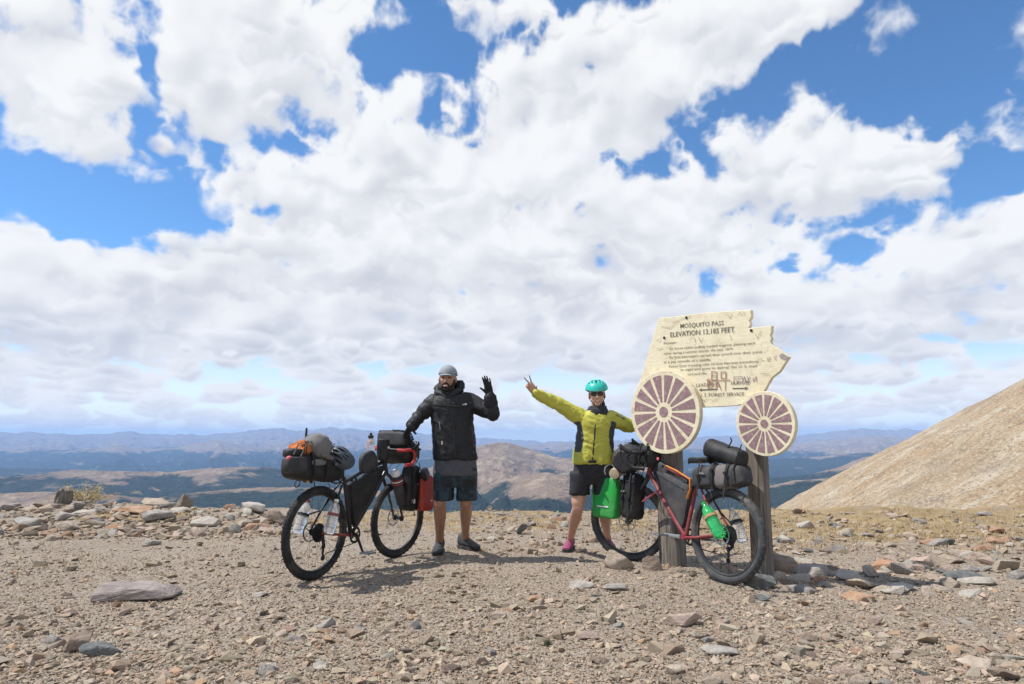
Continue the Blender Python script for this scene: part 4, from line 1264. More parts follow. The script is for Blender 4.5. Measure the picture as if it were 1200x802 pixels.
    _sub(o, c, MB().box(c + Mg @ Vector((-.0, .0655, -.085)), (.12, .005, .011), Mg), 'printed_mark', M_['white_plastic'])
    for s in (-1, 1):
        _sub(o, c, MB().tube([c + Mg @ Vector((s * .122, .03, .19)), c + Mg @ Vector((s * .128, .045, .10))], .006, 6), 'side_strap', M_['strap_black'])
    c = H(723, 553.5, .16)
    ax = (sdir + Vector((0, 0, .06))).normalized()
    mb = roll_bag(c, sdir, .22, .048, 18, 13, .9)
    o = bk.bag(mb, 'foam_mat_roll', M_['foam_tan'], c, 'tan rolled foam mat tied under the handlebar bag', 'mat')
    c = H(709, 551, .20)
    ax2 = (H(698, 550, .2) - H(719, 553, .2)).normalized()
    mb = roll_bag(c, ax2, .19, .05, 16, 14)
    o = bk.bag(mb, 'striped_roll', M_['bag_black'], c, 'black roll with white stripes resting above the green pannier', 'bag')
    _sub(o, c, straps(MB(), c, ax2, .0555, (-.06, -.03, 0, .03, .06), .006), 'stripe', M_['white_plastic'])
    c = H(742, 581, .08)
    mb = MB().soft(c, (.17, .16, .40), None, (.45, .4), 14, .022, 91, (.9, .9))
    o = bk.bag(mb, 'fork_bag', M_['bag_black'], c, 'black fork bag hanging between the green pannier and grey frame bag', 'bag')
    for k, z in enumerate((-.10, .02, .12)):
        _sub(o, c, MB().tube([c + Vector((-.08, .075, z)), c + Vector((0, .084, z + .01)), c + Vector((.08, .075, z))], .006, 6), 'strap', M_['strap_black'])
    # bottles on the rear stays
    for (side, q0, q1, L, r, m, lab, sm) in ((.125, (823.5, 588), (846, 632), .30, .050, 'green_bottle', 'green plastic soda bottle with tan strap on the red bicycle', 'tan_strap'), (-.12, (857, 597), (871, 635), .27, .045, 'clear_bottle', 'clear plastic bottle on the far side of the red bicycle rear wheel', 'strap_black')):
        c = (H(*q0, side) + H(*q1, side)) / 2; ax = (H(*q0, side) - H(*q1, side)).normalized()
        mb, top = bottle(c, ax, L, r, .36)
        o = bk.bag(mb, 'water_bottle', M_[m], c, lab, 'bottle')
        _sub(o, c, MB().lathe(top[0] - ax * .012, ax, [(0, .021), (.018, .021), (.02, .015)], 12), 'cap', M_['green_bottle'] if side > 0 else M_['white_plastic'])
        _sub(o, c, MB().lathe(c + ax * .015, ax, [(0, r), (0, r + .005), (.022, r + .005), (.022, r)], 18), 'strap', M_[sm])
        bk.part(MB().tube([c + Vector((.02, -side * .3, 0)), Vector((.10, side * .4, .53)), Vector((.16, side * .38, .60))], .006, 6), 'bottle_bracket', M_['dark_metal'])
    return bk
def dress(bk, o, c, s, side, seed, n=3, yaw=0.0):
    """webbing, buckles and a tag on one bag of size s (bike axes), seen from 'side'"""
    rnd = random.Random(seed); Mz = Matrix.Rotation(yaw, 3, 'Z')
    y = side * (s[1] / 2 + .004)
    for k in range(n):
        x = (k + .5) / n * s[0] * .8 - s[0] * .4 + rnd.uniform(-.015, .015)
        pts = [c + Mz @ Vector((x, y * .86, -s[2] * .46)), c + Mz @ Vector((x + .004, y * 1.03, -s[2] * .2)), c + Mz @ Vector((x - .003, y * 1.04, s[2] * .15)), c + Mz @ Vector((x, y * .85, s[2] * .46)), c + Mz @ Vector((x, 0, s[2] * .52))]
        _sub(o, c, MB().tube(pts, .009, 6, flat=.35, up=(0, 1, 0)), 'strap', M_['strap_black'])
        _sub(o, c, MB().box(c + Mz @ Vector((x, y * 1.09, rnd.uniform(-.1, .2) * s[2])), (.026, .010, .020), Mz), 'buckle', M_['dark_metal'])
        e = c + Mz @ Vector((x, y * 1.06, -s[2] * .40))
        _sub(o, c, MB().tube([e, e + Vector((rnd.uniform(-.02, .02), side * .012, -.04)), e + Vector((rnd.uniform(-.03, .03), side * .010, -.085))], .006, 6, flat=.4), 'strap_end', M_['strap_black'])
    _sub(o, c, MB().box(c + Mz @ Vector((s[0] * .18, y * 1.03, s[2] * .08)), (.05, .004, .016), Mz), 'woven_label', M_['grey_cloth'])

BK1 = build_bike1()
BK2 = build_bike2()
for bk, side in ((BK1, -1), (BK2, 1)):
    for o in list(COL.objects):
        nm = o.name.split('.')[0]
        if nm in ('seat_pack', 'fork_bag', 'handlebar_roll', 'roll_top_bag', 'stem_pouch'):
            loc = bk.M.inverted() @ o.matrix_world.translation
            if -.6 < loc.x < 1.7 and abs(loc.y) < .45 and -.1 < loc.z < 1.5:
                d = np.array(o.bound_box); s_ = d.max(0) - d.min(0)
                if nm == 'handlebar_roll' and side > 0: continue
                dress(bk, o, loc, (float(s_[0]), float(s_[1]), float(s_[2])), side, len(o.name) + int(loc.x * 100), 3 if s_[0] > .3 else 2)
# ------------------------------------------------------------------ people
def skin_mat(name, col):
    m, q, b = new_mat(name)
    n = q.noise(objco(q), 13, 5, .65)
    finish(q, b, q.mix(q.smooth(n, .35, .7, 0, .55), tuple(col), (col[0] * .8, col[1] * .62, col[2] * .55)), .5, q.noise(objco(q), 160, 3), .001, .3)
    b.inputs['Subsurface Weight'].default_value = .08
    b.inputs['Subsurface Radius'].default_value = (.01, .004, .002)
    M_[name] = m
    return m
skin_mat('skin_tan', (.36, .20, .13)); skin_mat('skin_light', (.52, .31, .22))
mk('jacket_black', (.014, .014, .016), .62, var=.3, scale=12, bump=.008, bscale=18, spec=.35)
mk('glove_black', (.012, .012, .013), .8)
mk('base_layer', (.075, .075, .085), .85, bump=.003, bscale=60)
mk('sock', (.02, .02, .022), .9)
mk('shoe_grey', (.045, .048, .05), .8, dust=.3, bump=.003)
mk('shoe_sole', (.02, .02, .02), .85, dust=.3)
mk('shoe_pink', (.26, .05, .12), .75, dust=.15)
mk('jacket_lime', (.46, .44, .06), .6, var=.15, scale=14, bump=.008, bscale=16)
mk('panel_charcoal', (.05, .05, .055), .7)
mk('shorts_black', (.018, .018, .022), .75, bump=.003, bscale=40)
mk('gaiter', (.035, .036, .045), .9, bump=.004, bscale=70)
mk('cap_grey', (.26, .28, .30), .7, bump=.002, bscale=120)
mk('hair_dark', (.012, .009, .007), .7, bump=.004, bscale=200)
mk('teeth', (.75, .72, .66), .4)
mk('lips', (.30, .09, .075), .5)
mk('eye_dark', (.01, .008, .007), .25)
mk('reflective', (.55, .56, .58), .35)
def tie_dye():
    m, q, b = new_mat('tie_dye_shorts')
    P = objco(q)
    n = q.noise(P, 11, 5, .65, dist=.8)
    finish(q, b, q.ramp(n, [(.34, (.008, .009, .012)), (.48, (.010, .016, .022)), (.56, (.02, .05, .068)), (.66, (.015, .026, .036)), (.8, (.05, .08, .095))]), .8, q.noise(P, 50, 3), .003, .5)
    M_['tie_dye'] = m
tie_dye()

def remesh(mb, voxel, smooth_it=4, wr=0.0, freq=(9, 9, 5), seed=0, mask=None):
    """union of overlapping closed shapes as one smooth continuous surface -> (verts, faces)"""
    me = bpy.data.meshes.new('tmp'); me.from_pydata([tuple(p) for p in mb.v], [], mb.f)
    bm = bmesh.new(); bm.from_mesh(me); bmesh.ops.recalc_face_normals(bm, faces=bm.faces); bm.to_mesh(me); bm.free()
    o = bpy.data.objects.new('tmp', me); COL.objects.link(o)
    r = o.modifiers.new('r', 'REMESH'); r.mode = 'VOXEL'; r.voxel_size = voxel
    if smooth_it:
        s = o.modifiers.new('s', 'SMOOTH'); s.factor = .5; s.iterations = smooth_it
    bpy.context.view_layer.update()
    e = o.evaluated_get(bpy.context.evaluated_depsgraph_get()); m2 = bpy.data.meshes.new_from_object(e)
    n = len(m2.vertices); V = np.empty(n * 3, np.float32); m2.vertices.foreach_get('co', V); V = V.reshape(-1, 3)
    N = np.empty(n * 3, np.float32); m2.vertices.foreach_get('normal', N); N = N.reshape(-1, 3)
    F = np.empty(len(m2.polygons) * 4, np.int32); m2.loops.foreach_get('vertex_index', F); F = F.reshape(-1, 4)
    bpy.data.objects.remove(o); bpy.data.meshes.remove(me); bpy.data.meshes.remove(m2)
    if wr:
        q = V * np.array(freq)
        d = fbm(q[:, 0] + q[:, 1] * .8 + .6 * np.sin(q[:, 2] * .7), q[:, 2] * 1.3 + q[:, 0] * .35 + seed, 4, .55, seed, ridge=True)
        w = wr if mask is None else wr * mask(V)
        V = V + N * (d * w)[:, None]
    return V, F

def cloth(name, mats, parent, V, F, org, assign=None):
    me = mesh_np(name, V - np.array(org), F, True)
    if not isinstance(mats, (list, tuple)): mats = [mats]
    for m in mats: me.materials.append(m)
    if assign is not None:
        c = V[F].mean(1); me.polygons.foreach_set('material_index', assign(c).astype(np.int32))
    o = bpy.data.objects.new(name, me); link(o, parent)
    return o

def ball(mb, c, r, n=10, M=None):
    return mb.soft(c, (2 * r[0], 2 * r[1], 2 * r[2]) if isinstance(r, tuple) else (2 * r,) * 3, M, (1, 1), n)

def limb(mb, pts, rad, n=14):
    """tapered limb with rounded joints"""
    pts = [Vector(p) for p in pts]
    P, Q = [], []
    for i in range(len(pts) - 1):
        for k in range(5):
            t = k / 5; P.append(pts[i].lerp(pts[i + 1], t)); Q.append(rad[i] + (rad[i + 1] - rad[i]) * t)
    P.append(pts[-1]); Q.append(rad[-1])
    mb.tube(P, Q, n)
    for p, r in zip(pts, rad): ball(mb, p, r * .99, 8)
    return mb

def loft(mb, secs, n=28, e=.8):
    """stack of horizontal superellipse sections (centre, half width, half depth, turn)"""
    V, F = [], []
    for (c, a, b, tw) in secs:
        for k in range(n):
            th = 2 * math.pi * k / n
            x = math.copysign(abs(math.cos(th)) ** e, math.cos(th)) * a; y = math.copysign(abs(math.sin(th)) ** e, math.sin(th)) * b
            V.append(Vector(c) + Vector((x * math.cos(tw) - y * math.sin(tw), x * math.sin(tw) + y * math.cos(tw), 0)))
    m = len(secs)
    for i in range(m - 1):
        for k in range(n): F.append((i * n + k, i * n + (k + 1) % n, (i + 1) * n + (k + 1) % n, (i + 1) * n + k))
    F.append(tuple(range(n - 1, -1, -1))); F.append(tuple((m - 1) * n + k for k in range(n)))
    return mb.add(V, F)

def hand(mb, wrist, mid, across, palm_n, L, fingers, thumb, scale=1.0):
    """palm + five separate fingers. wrist: point, mid: unit vector wrist->knuckles, across: unit vector towards the thumb side,
    palm_n: unit vector out of the palm; fingers: per finger (spread, curl1, curl2) index..little; thumb likewise"""
    w = Vector(wrist); mid = Vector(mid).normalized(); ac = Vector(across); ac = (ac - mid * ac.dot(mid)).normalized(); pn = Vector(palm_n); pn = (pn - mid * pn.dot(mid) - ac * pn.dot(ac)).normalized()
    pl = .095 * scale
    Mx = Matrix((ac, pn, mid)).transposed()
    mb.soft(w + mid * pl * .55, (.082 * scale, .030 * scale, pl * 1.12), Mx, (.7, .55), 12)
    ball(mb, w + mid * .005, (.028 * scale,) * 3, 8)
    for k, (sp, c1, c2) in enumerate(fingers):
        base = w + mid * pl * (.98 if k < 3 else .90) + ac * ((.030 - .0205 * k) * scale)
        ln = (.074, .082, .076, .060)[k] * scale
        d = (mid + ac * sp).normalized()
        def bend(d, a): return (d * math.cos(a) + pn * math.sin(a)).normalized()
        d1 = bend(d, c1); d2 = bend(d, c1 + c2 * .6); d3 = bend(d, c1 + c2)
        p1 = base + d1 * ln * .45; p2 = p1 + d2 * ln * .32; p3 = p2 + d3 * ln * .25
        r = (.0092, .0095, .0090, .0080)[k] * scale
        limb(mb, [base - mid * .02 * scale, base, p1, p2, p3], [r, r * 1.05, r, r * .92, r * .8], 8)
    sp, c1, c2 = thumb
    b0 = w + mid * pl * .22 + ac * .030 * scale
    d = (mid * .75 + ac * sp).normalized()
    d1 = (d * math.cos(c1) + pn * math.sin(c1)).normalized(); d2 = (d * math.cos(c1 + c2) + pn * math.sin(c1 + c2)).normalized()
    limb(mb, [b0, b0 + d1 * .042 * scale, b0 + d1 * .042 * scale + d2 * .032 * scale], [.0125 * scale, .0110 * scale, .0088 * scale], 8)
    return mb

def head_shape(mb, c, Mh, s=1.0):
    """head with brow, nose, cheeks, chin, ears; local y- is forward, z up"""
    def P(x, y, z): return c + Mh @ (Vector((x, y, z)) * s)
    ball(mb, P(0, .012, .028), (.076 * s, .094 * s, .092 * s), 14, Mh)          # skull
    ball(mb, P(0, -.018, -.030), (.061 * s, .070 * s, .078 * s), 12, Mh)        # face
    ball(mb, P(0, -.062, -.088), (.026 * s, .022 * s, .022 * s), 8, Mh)         # chin
    for q in (-1, 1):
        ball(mb, P(q * .034, -.062, -.022), (.022 * s, .018 * s, .022 * s), 8, Mh)
        ball(mb, P(q * .030, -.076, .020), (.022 * s, .012 * s, .010 * s), 8, Mh)
        ball(mb, P(q * .076, .010, -.008), (.010 * s, .018 * s, .030 * s), 8, Mh)
    limb(mb, [P(0, -.083, .012), P(0, -.098, -.018), P(0, -.104, -.028)], [.009 * s, .0115 * s, .0135 * s], 8)
    ball(mb, P(0, -.080, -.058), (.026 * s, .012 * s, .016 * s), 8, Mh)
    return P

def shoe(parent, ankle, toe_dir, L, w, mats, org, name='shoe'):
    """trainer with upper, sole and cuff; ankle: point on the ground under the ankle"""
    d = Vector(toe_dir); d.z = 0; d.normalize(); s = Vector((-d.y, d.x, 0)); a = Vector(ankle)
    up = MB(); sole = MB()
    prof = [(-.30, .62, .060, .075), (-.24, .80, .066, .085), (-.10, .86, .060, .090), (.05, .84, .055, .072), (.22, .92, .045, .050), (.42, 1.0, .038, .034), (.58, .92, .030, .024), (.68, .62, .022, .016)]
    n = 16; V, F = [], []
    for t, ws, zc, zh in prof:
        for k in range(n):
            th = 2 * math.pi * k / n
            V.append(a + d * (t * L) + s * (math.cos(th) * w / 2 * ws) + Vector((0, 0, .018 + zc + zh * math.sin(th) * (1 if math.sin(th) > 0 else .55) - .012)))
    for i in range(len(prof) - 1):
        for k in range(n): F.append((i * n + k, i * n + (k + 1) % n, (i + 1) * n + (k + 1) % n, (i + 1) * n + k))
    F += [tuple(range(n)), tuple((len(prof) - 1) * n + k for k in range(n))]
    up.add(V, F)
    o = up.build(name, mats[0], parent, origin=None)
    o.data.transform(Matrix.Translation(-Vector(org)))
    pts = []
    for t, ws in ((-.32, .35), (-.31, .62), (-.2, .86), (0, .84), (.25, .98), (.45, 1.06), (.62, .9), (.70, .5)): pts.append((t, ws))
    ring_ = [a + d * (t * L) + s * (ws * w / 2) for t, ws in pts] + [a + d * (t * L) - s * (ws * w / 2) for t, ws in reversed(pts)]
    m = len(ring_)
    sole.add([p + Vector((0, 0, .0)) for p in ring_] + [p + Vector((0, 0, .028)) for p in ring_], [tuple(range(m - 1, -1, -1)), tuple(range(m, 2 * m))] + [(i, (i + 1) % m, m + (i + 1) % m, m + i) for i in range(m)])
    so = sole.build('sole', mats[1], o, smooth=False); so.data.transform(Matrix.Translation(-Vector(org)))
    for k in range(3):
        t = .02 + .1 * k
        la = MB().tube([a + d * (t * L) - s * w * .30 + Vector((0, 0, .118 - .018 * k)), a + d * (t * L + .01) + Vector((0, 0, .136 - .022 * k)), a + d * (t * L) + s * w * .30 + Vector((0, 0, .118 - .018 * k))], .004, 6).build('lace', mats[2], o)
        la.data.transform(Matrix.Translation(-Vector(org)))
    return o

def part_at(parent, org, mb, name, m, **kw):
    o = mb.build(name, m, parent, **kw); o.data.transform(Matrix.Translation(-Vector(org))); return o

# ---- person in the black jacket
def build_man():
    Y = 6.36
    org = on_ground(531, 651)
    A = lambda px, py, dy=0.0: at(px, py, Y + dy)
    gl, gr = on_ground(515, 648), on_ground(545, 643)
    hc = A(524.6, 444.5, -.02)
    Mh = (Matrix.Rotation(R(-4), 3, 'Z') @ Matrix.Rotation(R(2), 3, 'Y'))
    body = MB()
    P = head_shape(body, hc, Mh, 1.08)
    limb(body, [hc + Vector((0, .02, -.05)), A(526, 468, .03)], [.058, .066])
    loft(body, [(A(534, 560), .15, .10, 0), (A(532, 535), .15, .10, 0), (A(530, 500), .16, .10, 0), (A(529, 474), .17, .09, 0), (A(528, 466), .09, .06, 0)])
    rs, re, rw = A(504, 473, .0), A(490.5, 489, -.04), A(482.5, 499.5, -.18)
    ls, le, lw = A(554, 471, .02), A(577, 485.5, -.06), A(574.2, 464, -.10)
    limb(body, [rs, re, rw], [.05, .042, .03]); limb(body, [ls, le, lw], [.05, .042, .03])
    lh, lk, la = A(519.5, 553, 0), A(515.5, 590, -.04), gl + Vector((0, .0, .10))
    rh, rk, ra = A(546, 553, .02), A(546, 590, .02), gr + Vector((0, .0, .10))
    for h, k, a in ((lh, lk, la), (rh, rk, ra)):
        limb(body, [h, k + Vector((0, 0, .05)), k, k.lerp(a, .30) + Vector((0, .022, 0)), k.lerp(a, .62) + Vector((0, .012, 0)), a], [.088, .064, .055, .061, .046, .035])
        ball(body, k + Vector((0, -.030, .005)), (.034, .032, .042), 8)
    limb(body, [la, gl + Vector((.0, -.06, .05))], [.034, .03]); limb(body, [ra, gr + Vector((.05, -.05, .05))], [.034, .03])
    V, F = remesh(body, .0075, 3)
    me = mesh_np('person', V - np.array(org), F, True); me.materials.append(M_['skin_tan'])
    root = link(bpy.data.objects.new('person', me)); root.location = org
    tag(root, 'person in black hooded jacket and grey cap waving a gloved hand beside the black bicycle', 'person')
    Pt = lambda mb, nm, m, **kw: part_at(root, org, mb, nm, m, **kw)
    # jacket
    j = MB()
    loft(j, [(A(534, 538.5), .205, .145, 0), (A(533, 530), .206, .148, 0), (A(532, 515), .200, .142, 0), (A(530.5, 498), .196, .138, 0), (A(529.5, 484), .205, .135, 0), (A(529, 474), .212, .122, 0), (A(528.5, 468), .165, .105, 0), (A(527.5, 463.5), .105, .09, 0)])
    limb(j, [rs + Vector((.03, 0, .0)), re, rw], [.084, .060, .046]); limb(j, [ls - Vector((.03, 0, 0)), le, lw + Vector((.0, 0, -.01))], [.084, .066, .052])
    limb(j, [A(509, 470), A(548, 469)], [.068, .068])
    V, F = remesh(j, .010, 3, .015, (7, 7, 7), 3)
    jk = cloth('jacket', M_['jacket_black'], root, V, F, org)
    Jt = lambda mb, nm, m, **kw: part_at(jk, org, mb, nm, m, **kw)
    hd = MB()                                       # hood, rolled down round the neck
    ring_ = [A(526, 461.5, .02) + Vector((math.cos(t) * .112, math.sin(t) * .105 + .01, .028 + .062 * math.sin(t) + .035 * max(0, math.cos(t)) + .012 * math.sin(5 * t))) for t in [2 * math.pi * k / 22 for k in range(23)]]
    hd.tube(ring_, [.031 + .020 * max(0, math.sin(2 * math.pi * k / 22)) + .006 * math.sin(k * 2.1) for k in range(23)], 10, False)
    V, F = remesh(hd, .008, 2, .014, (13, 13, 12), 9)
    cloth('hood', M_['jacket_black'], jk, V, F, org)
    fy = -.152
    Jt(MB().tube([A(527, 470, -.13), A(531, 497, fy), A(533.5, 537, fy - .002)], .006, 6), 'zip', M_['black_plastic'])
    Jt(MB().tube([A(505, 474.5, -.118), A(520, 475.5, -.142), A(538, 477, -.140), A(552, 472.5, -.110)], .006, 6), 'seam', M_['jacket_black'])
    Jt(MB().box(A(544.5, 474.3, -.128), (.045, .006, .016), Matrix.Rotation(R(-18), 3, 'Y')), 'printed_mark', M_['reflective'])
    Jt(MB().tube([A(514.5, 494, -.142), A(515.8, 503, -.146)], .004, 6), 'pocket_zip', M_['silver_grey'])
    Jt(MB().box(A(518, 519, -.150), (.014, .006, .034)), 'printed_mark', M_['reflective'])
    for a, b in ((rw, re), (lw, le)):
        d = (b - a).normalized(); Jt(MB().lathe(a + d * .0, d, [(0, .052), (0, .060), (.045, .062), (.045, .054)], 18), 'cuff', M_['jacket_black'])
    # layers below the hem
    u = MB(); loft(u, [(A(533.5, 557), .212, .145, 0), (A(533.5, 548), .208, .145, 0), (A(534, 534), .190, .132, 0)])
    V, F = remesh(u, .012, 3, .007, (9, 9, 4), 13)
    cloth('shirt', M_['base_layer'], root, V, F, org)
    sh = MB()
    loft(sh, [(A(533.5, 570), .17, .10, 0), (A(533.5, 560), .205, .135, 0), (A(533.5, 546), .195, .13, 0)])
    for (x0, x1, dy) in ((509, 531, -.01), (535.5, 558.5, .03)):
        cx = (x0 + x1) / 2; hw = (x1 - x0) / 2 * .00825
        loft(sh, [(A(cx, 586, dy), hw * 1.02, .115, 0), (A(cx, 575, dy), hw * 1.0, .115, 0), (A(cx, 556, dy * .5), hw * 1.04, .125, 0), (A(cx, 548, 0), hw, .12, 0)])
    V, F = remesh(sh, .011, 3, .008, (8, 8, 4), 17)
    cloth('shorts', M_['tie_dye'], root, V, F, org)
    # gloves
    g = MB()
    up = (A(570.3, 445, -.12) - lw).normalized()
    hand(g, lw + up * .01, up, Vector((-.85, -.5, .0)), Vector((-.5, .85, 0)), .19, [(.06, .06, .2), (.01, .04, .2), (-.04, .08, .2), (-.12, .10, .25)], (.45, .3, .3), 1.05)
    limb(g, [lw - up * .05, lw + up * .02], [.036, .034])
    V, F = remesh(g, .0045, 2); cloth('glove', M_['glove_black'], root, V, F, org)
    g = MB()
    grip = BK1.M @ BK1.hit(476, 510.5, -.20)
    d = (grip - rw); d.normalize()
    wr = grip - d * .085 + Vector((0, 0, .022))
    hand(g, wr, d + Vector((0, 0, -.10)), Vector((.35, .9, .1)), Vector((-.2, 0, -1)), .19, [(.05, .55, 1.5), (.0, .6, 1.5), (-.03, .6, 1.5), (-.08, .6, 1.5)], (.7, .5, .5), 1.12)
    limb(g, [rw - d * .04, wr], [.038, .034])
    V, F = remesh(g, .0045, 2); cloth('glove', M_['glove_black'], root, V, F, org)
    # head: cap, beard, eyes, gaiter
    cap = MB()
    rows, cols = 8, 28; VV, FF = [], []
    for i in range(rows + 1):
        ph = math.pi / 2 * i / rows * .999
        for k in range(cols):
            th = 2 * math.pi * k / cols
            VV.append(P(.086 * math.cos(ph) * math.cos(th), .012 + .106 * math.cos(ph) * math.sin(th), .040 + .090 * math.sin(ph) + .006 * math.sin(th) * -1 * math.cos(ph)))
    for i in range(rows):
        for k in range(cols): FF.append((i * cols + k, i * cols + (k + 1) % cols, (i + 1) * cols + (k + 1) % cols, (i + 1) * cols + k))
    cap.add(VV, FF); co = Pt(cap, 'cap', M_['cap_grey'])
    br = MB(); VV = []
    for k in range(13):
        t = -1 + 2 * k / 12
        x = .070 * t; f = math.sqrt(max(0, 1 - t * t))
        VV += [P(x, -.072 - .012 * f + .05 * (t * t), .046), P(x * .98, -.085 - .038 * f + .05 * t * t, .032 - .004 * f), P(x * .98, -.085 - .037 * f + .05 * t * t, .026 - .004 * f), P(x, -.070 + .05 * t * t, .036)]
    FF = [(4 * k + q, 4 * k + (q + 1) % 4, 4 * k + 4 + (q + 1) % 4, 4 * k + 4 + q) for k in range(12) for q in range(4)] + [(0, 1, 2, 3), (51, 50, 49, 48)]
    br.add(VV, FF); part_at(co, org, br, 'cap_brim', M_['cap_grey'])
    bd = MB()
    for q in (-1, 1):
        limb(bd, [P(q * .064, -.020, -.016), P(q * .060, -.038, -.055), P(q * .042, -.064, -.088), P(0, -.078, -.102)], [.012, .016, .020, .022], 8)
        limb(bd, [P(q * .030, -.086, -.060), P(q * .014, -.100, -.047), P(0, -.102, -.046)], [.006, .008, .008], 8)
        limb(bd, [P(q * .030, -.086, -.060), P(q * .032, -.082, -.080)], [.007, .010], 8)
    ball(bd, P(0, -.076, -.096), (.034, .024, .022), 8, Mh)
    V, F = remesh(bd, .005, 1, .002, (60, 60, 60), 3)
    cloth('beard', M_['hair_dark'], root, V, F, org)
    Pt(MB().soft(P(0, -.098, -.066), (.040, .012, .009), Mh, (.7, .7), 8), 'teeth', M_['teeth'])
    Pt(MB().tube([P(-.026, -.093, -.068), P(0, -.104, -.076), P(.026, -.093, -.068)], .0045, 6), 'lip', M_['lips'])
    for q in (-1, 1):
        Pt(MB().soft(P(q * .030, -.082, .006), (.026, .012, .012), Mh, (.9, .9), 8), 'eye', M_['eye_dark'])
        Pt(MB().tube([P(q * .016, -.090, .023), P(q * .032, -.090, .028), P(q * .048, -.078, .022)], .0048, 6), 'eyebrow', M_['hair_dark'])
    ng = MB(); loft(ng, [(A(526, 468, .0), .092, .092, 0), (A(525.5, 462, .0), .082, .088, 0), (A(525, 457.5, .0), .074, .082, 0)])
    V, F = remesh(ng, .009, 2, .006, (16, 16, 26), 23)
    cloth('neck_gaiter', M_['bag_grey'], root, V, F, org)
    # feet
    for g_, dr in ((gl, (-.06, -1, 0)), (gr, (.72, -.70, 0))):
        s = shoe(root, g_ + Vector((0, 0, .004)), dr, .29, .105, (M_['shoe_grey'], M_['shoe_sole'], M_['black_plastic']), org)
        part_at(root, org, MB().lathe(g_ + Vector((0, .005, .085)), (0, 0, 1), [(0, .044), (.05, .044), (.075, .042)], 14), 'sock', M_['sock'])
    return root

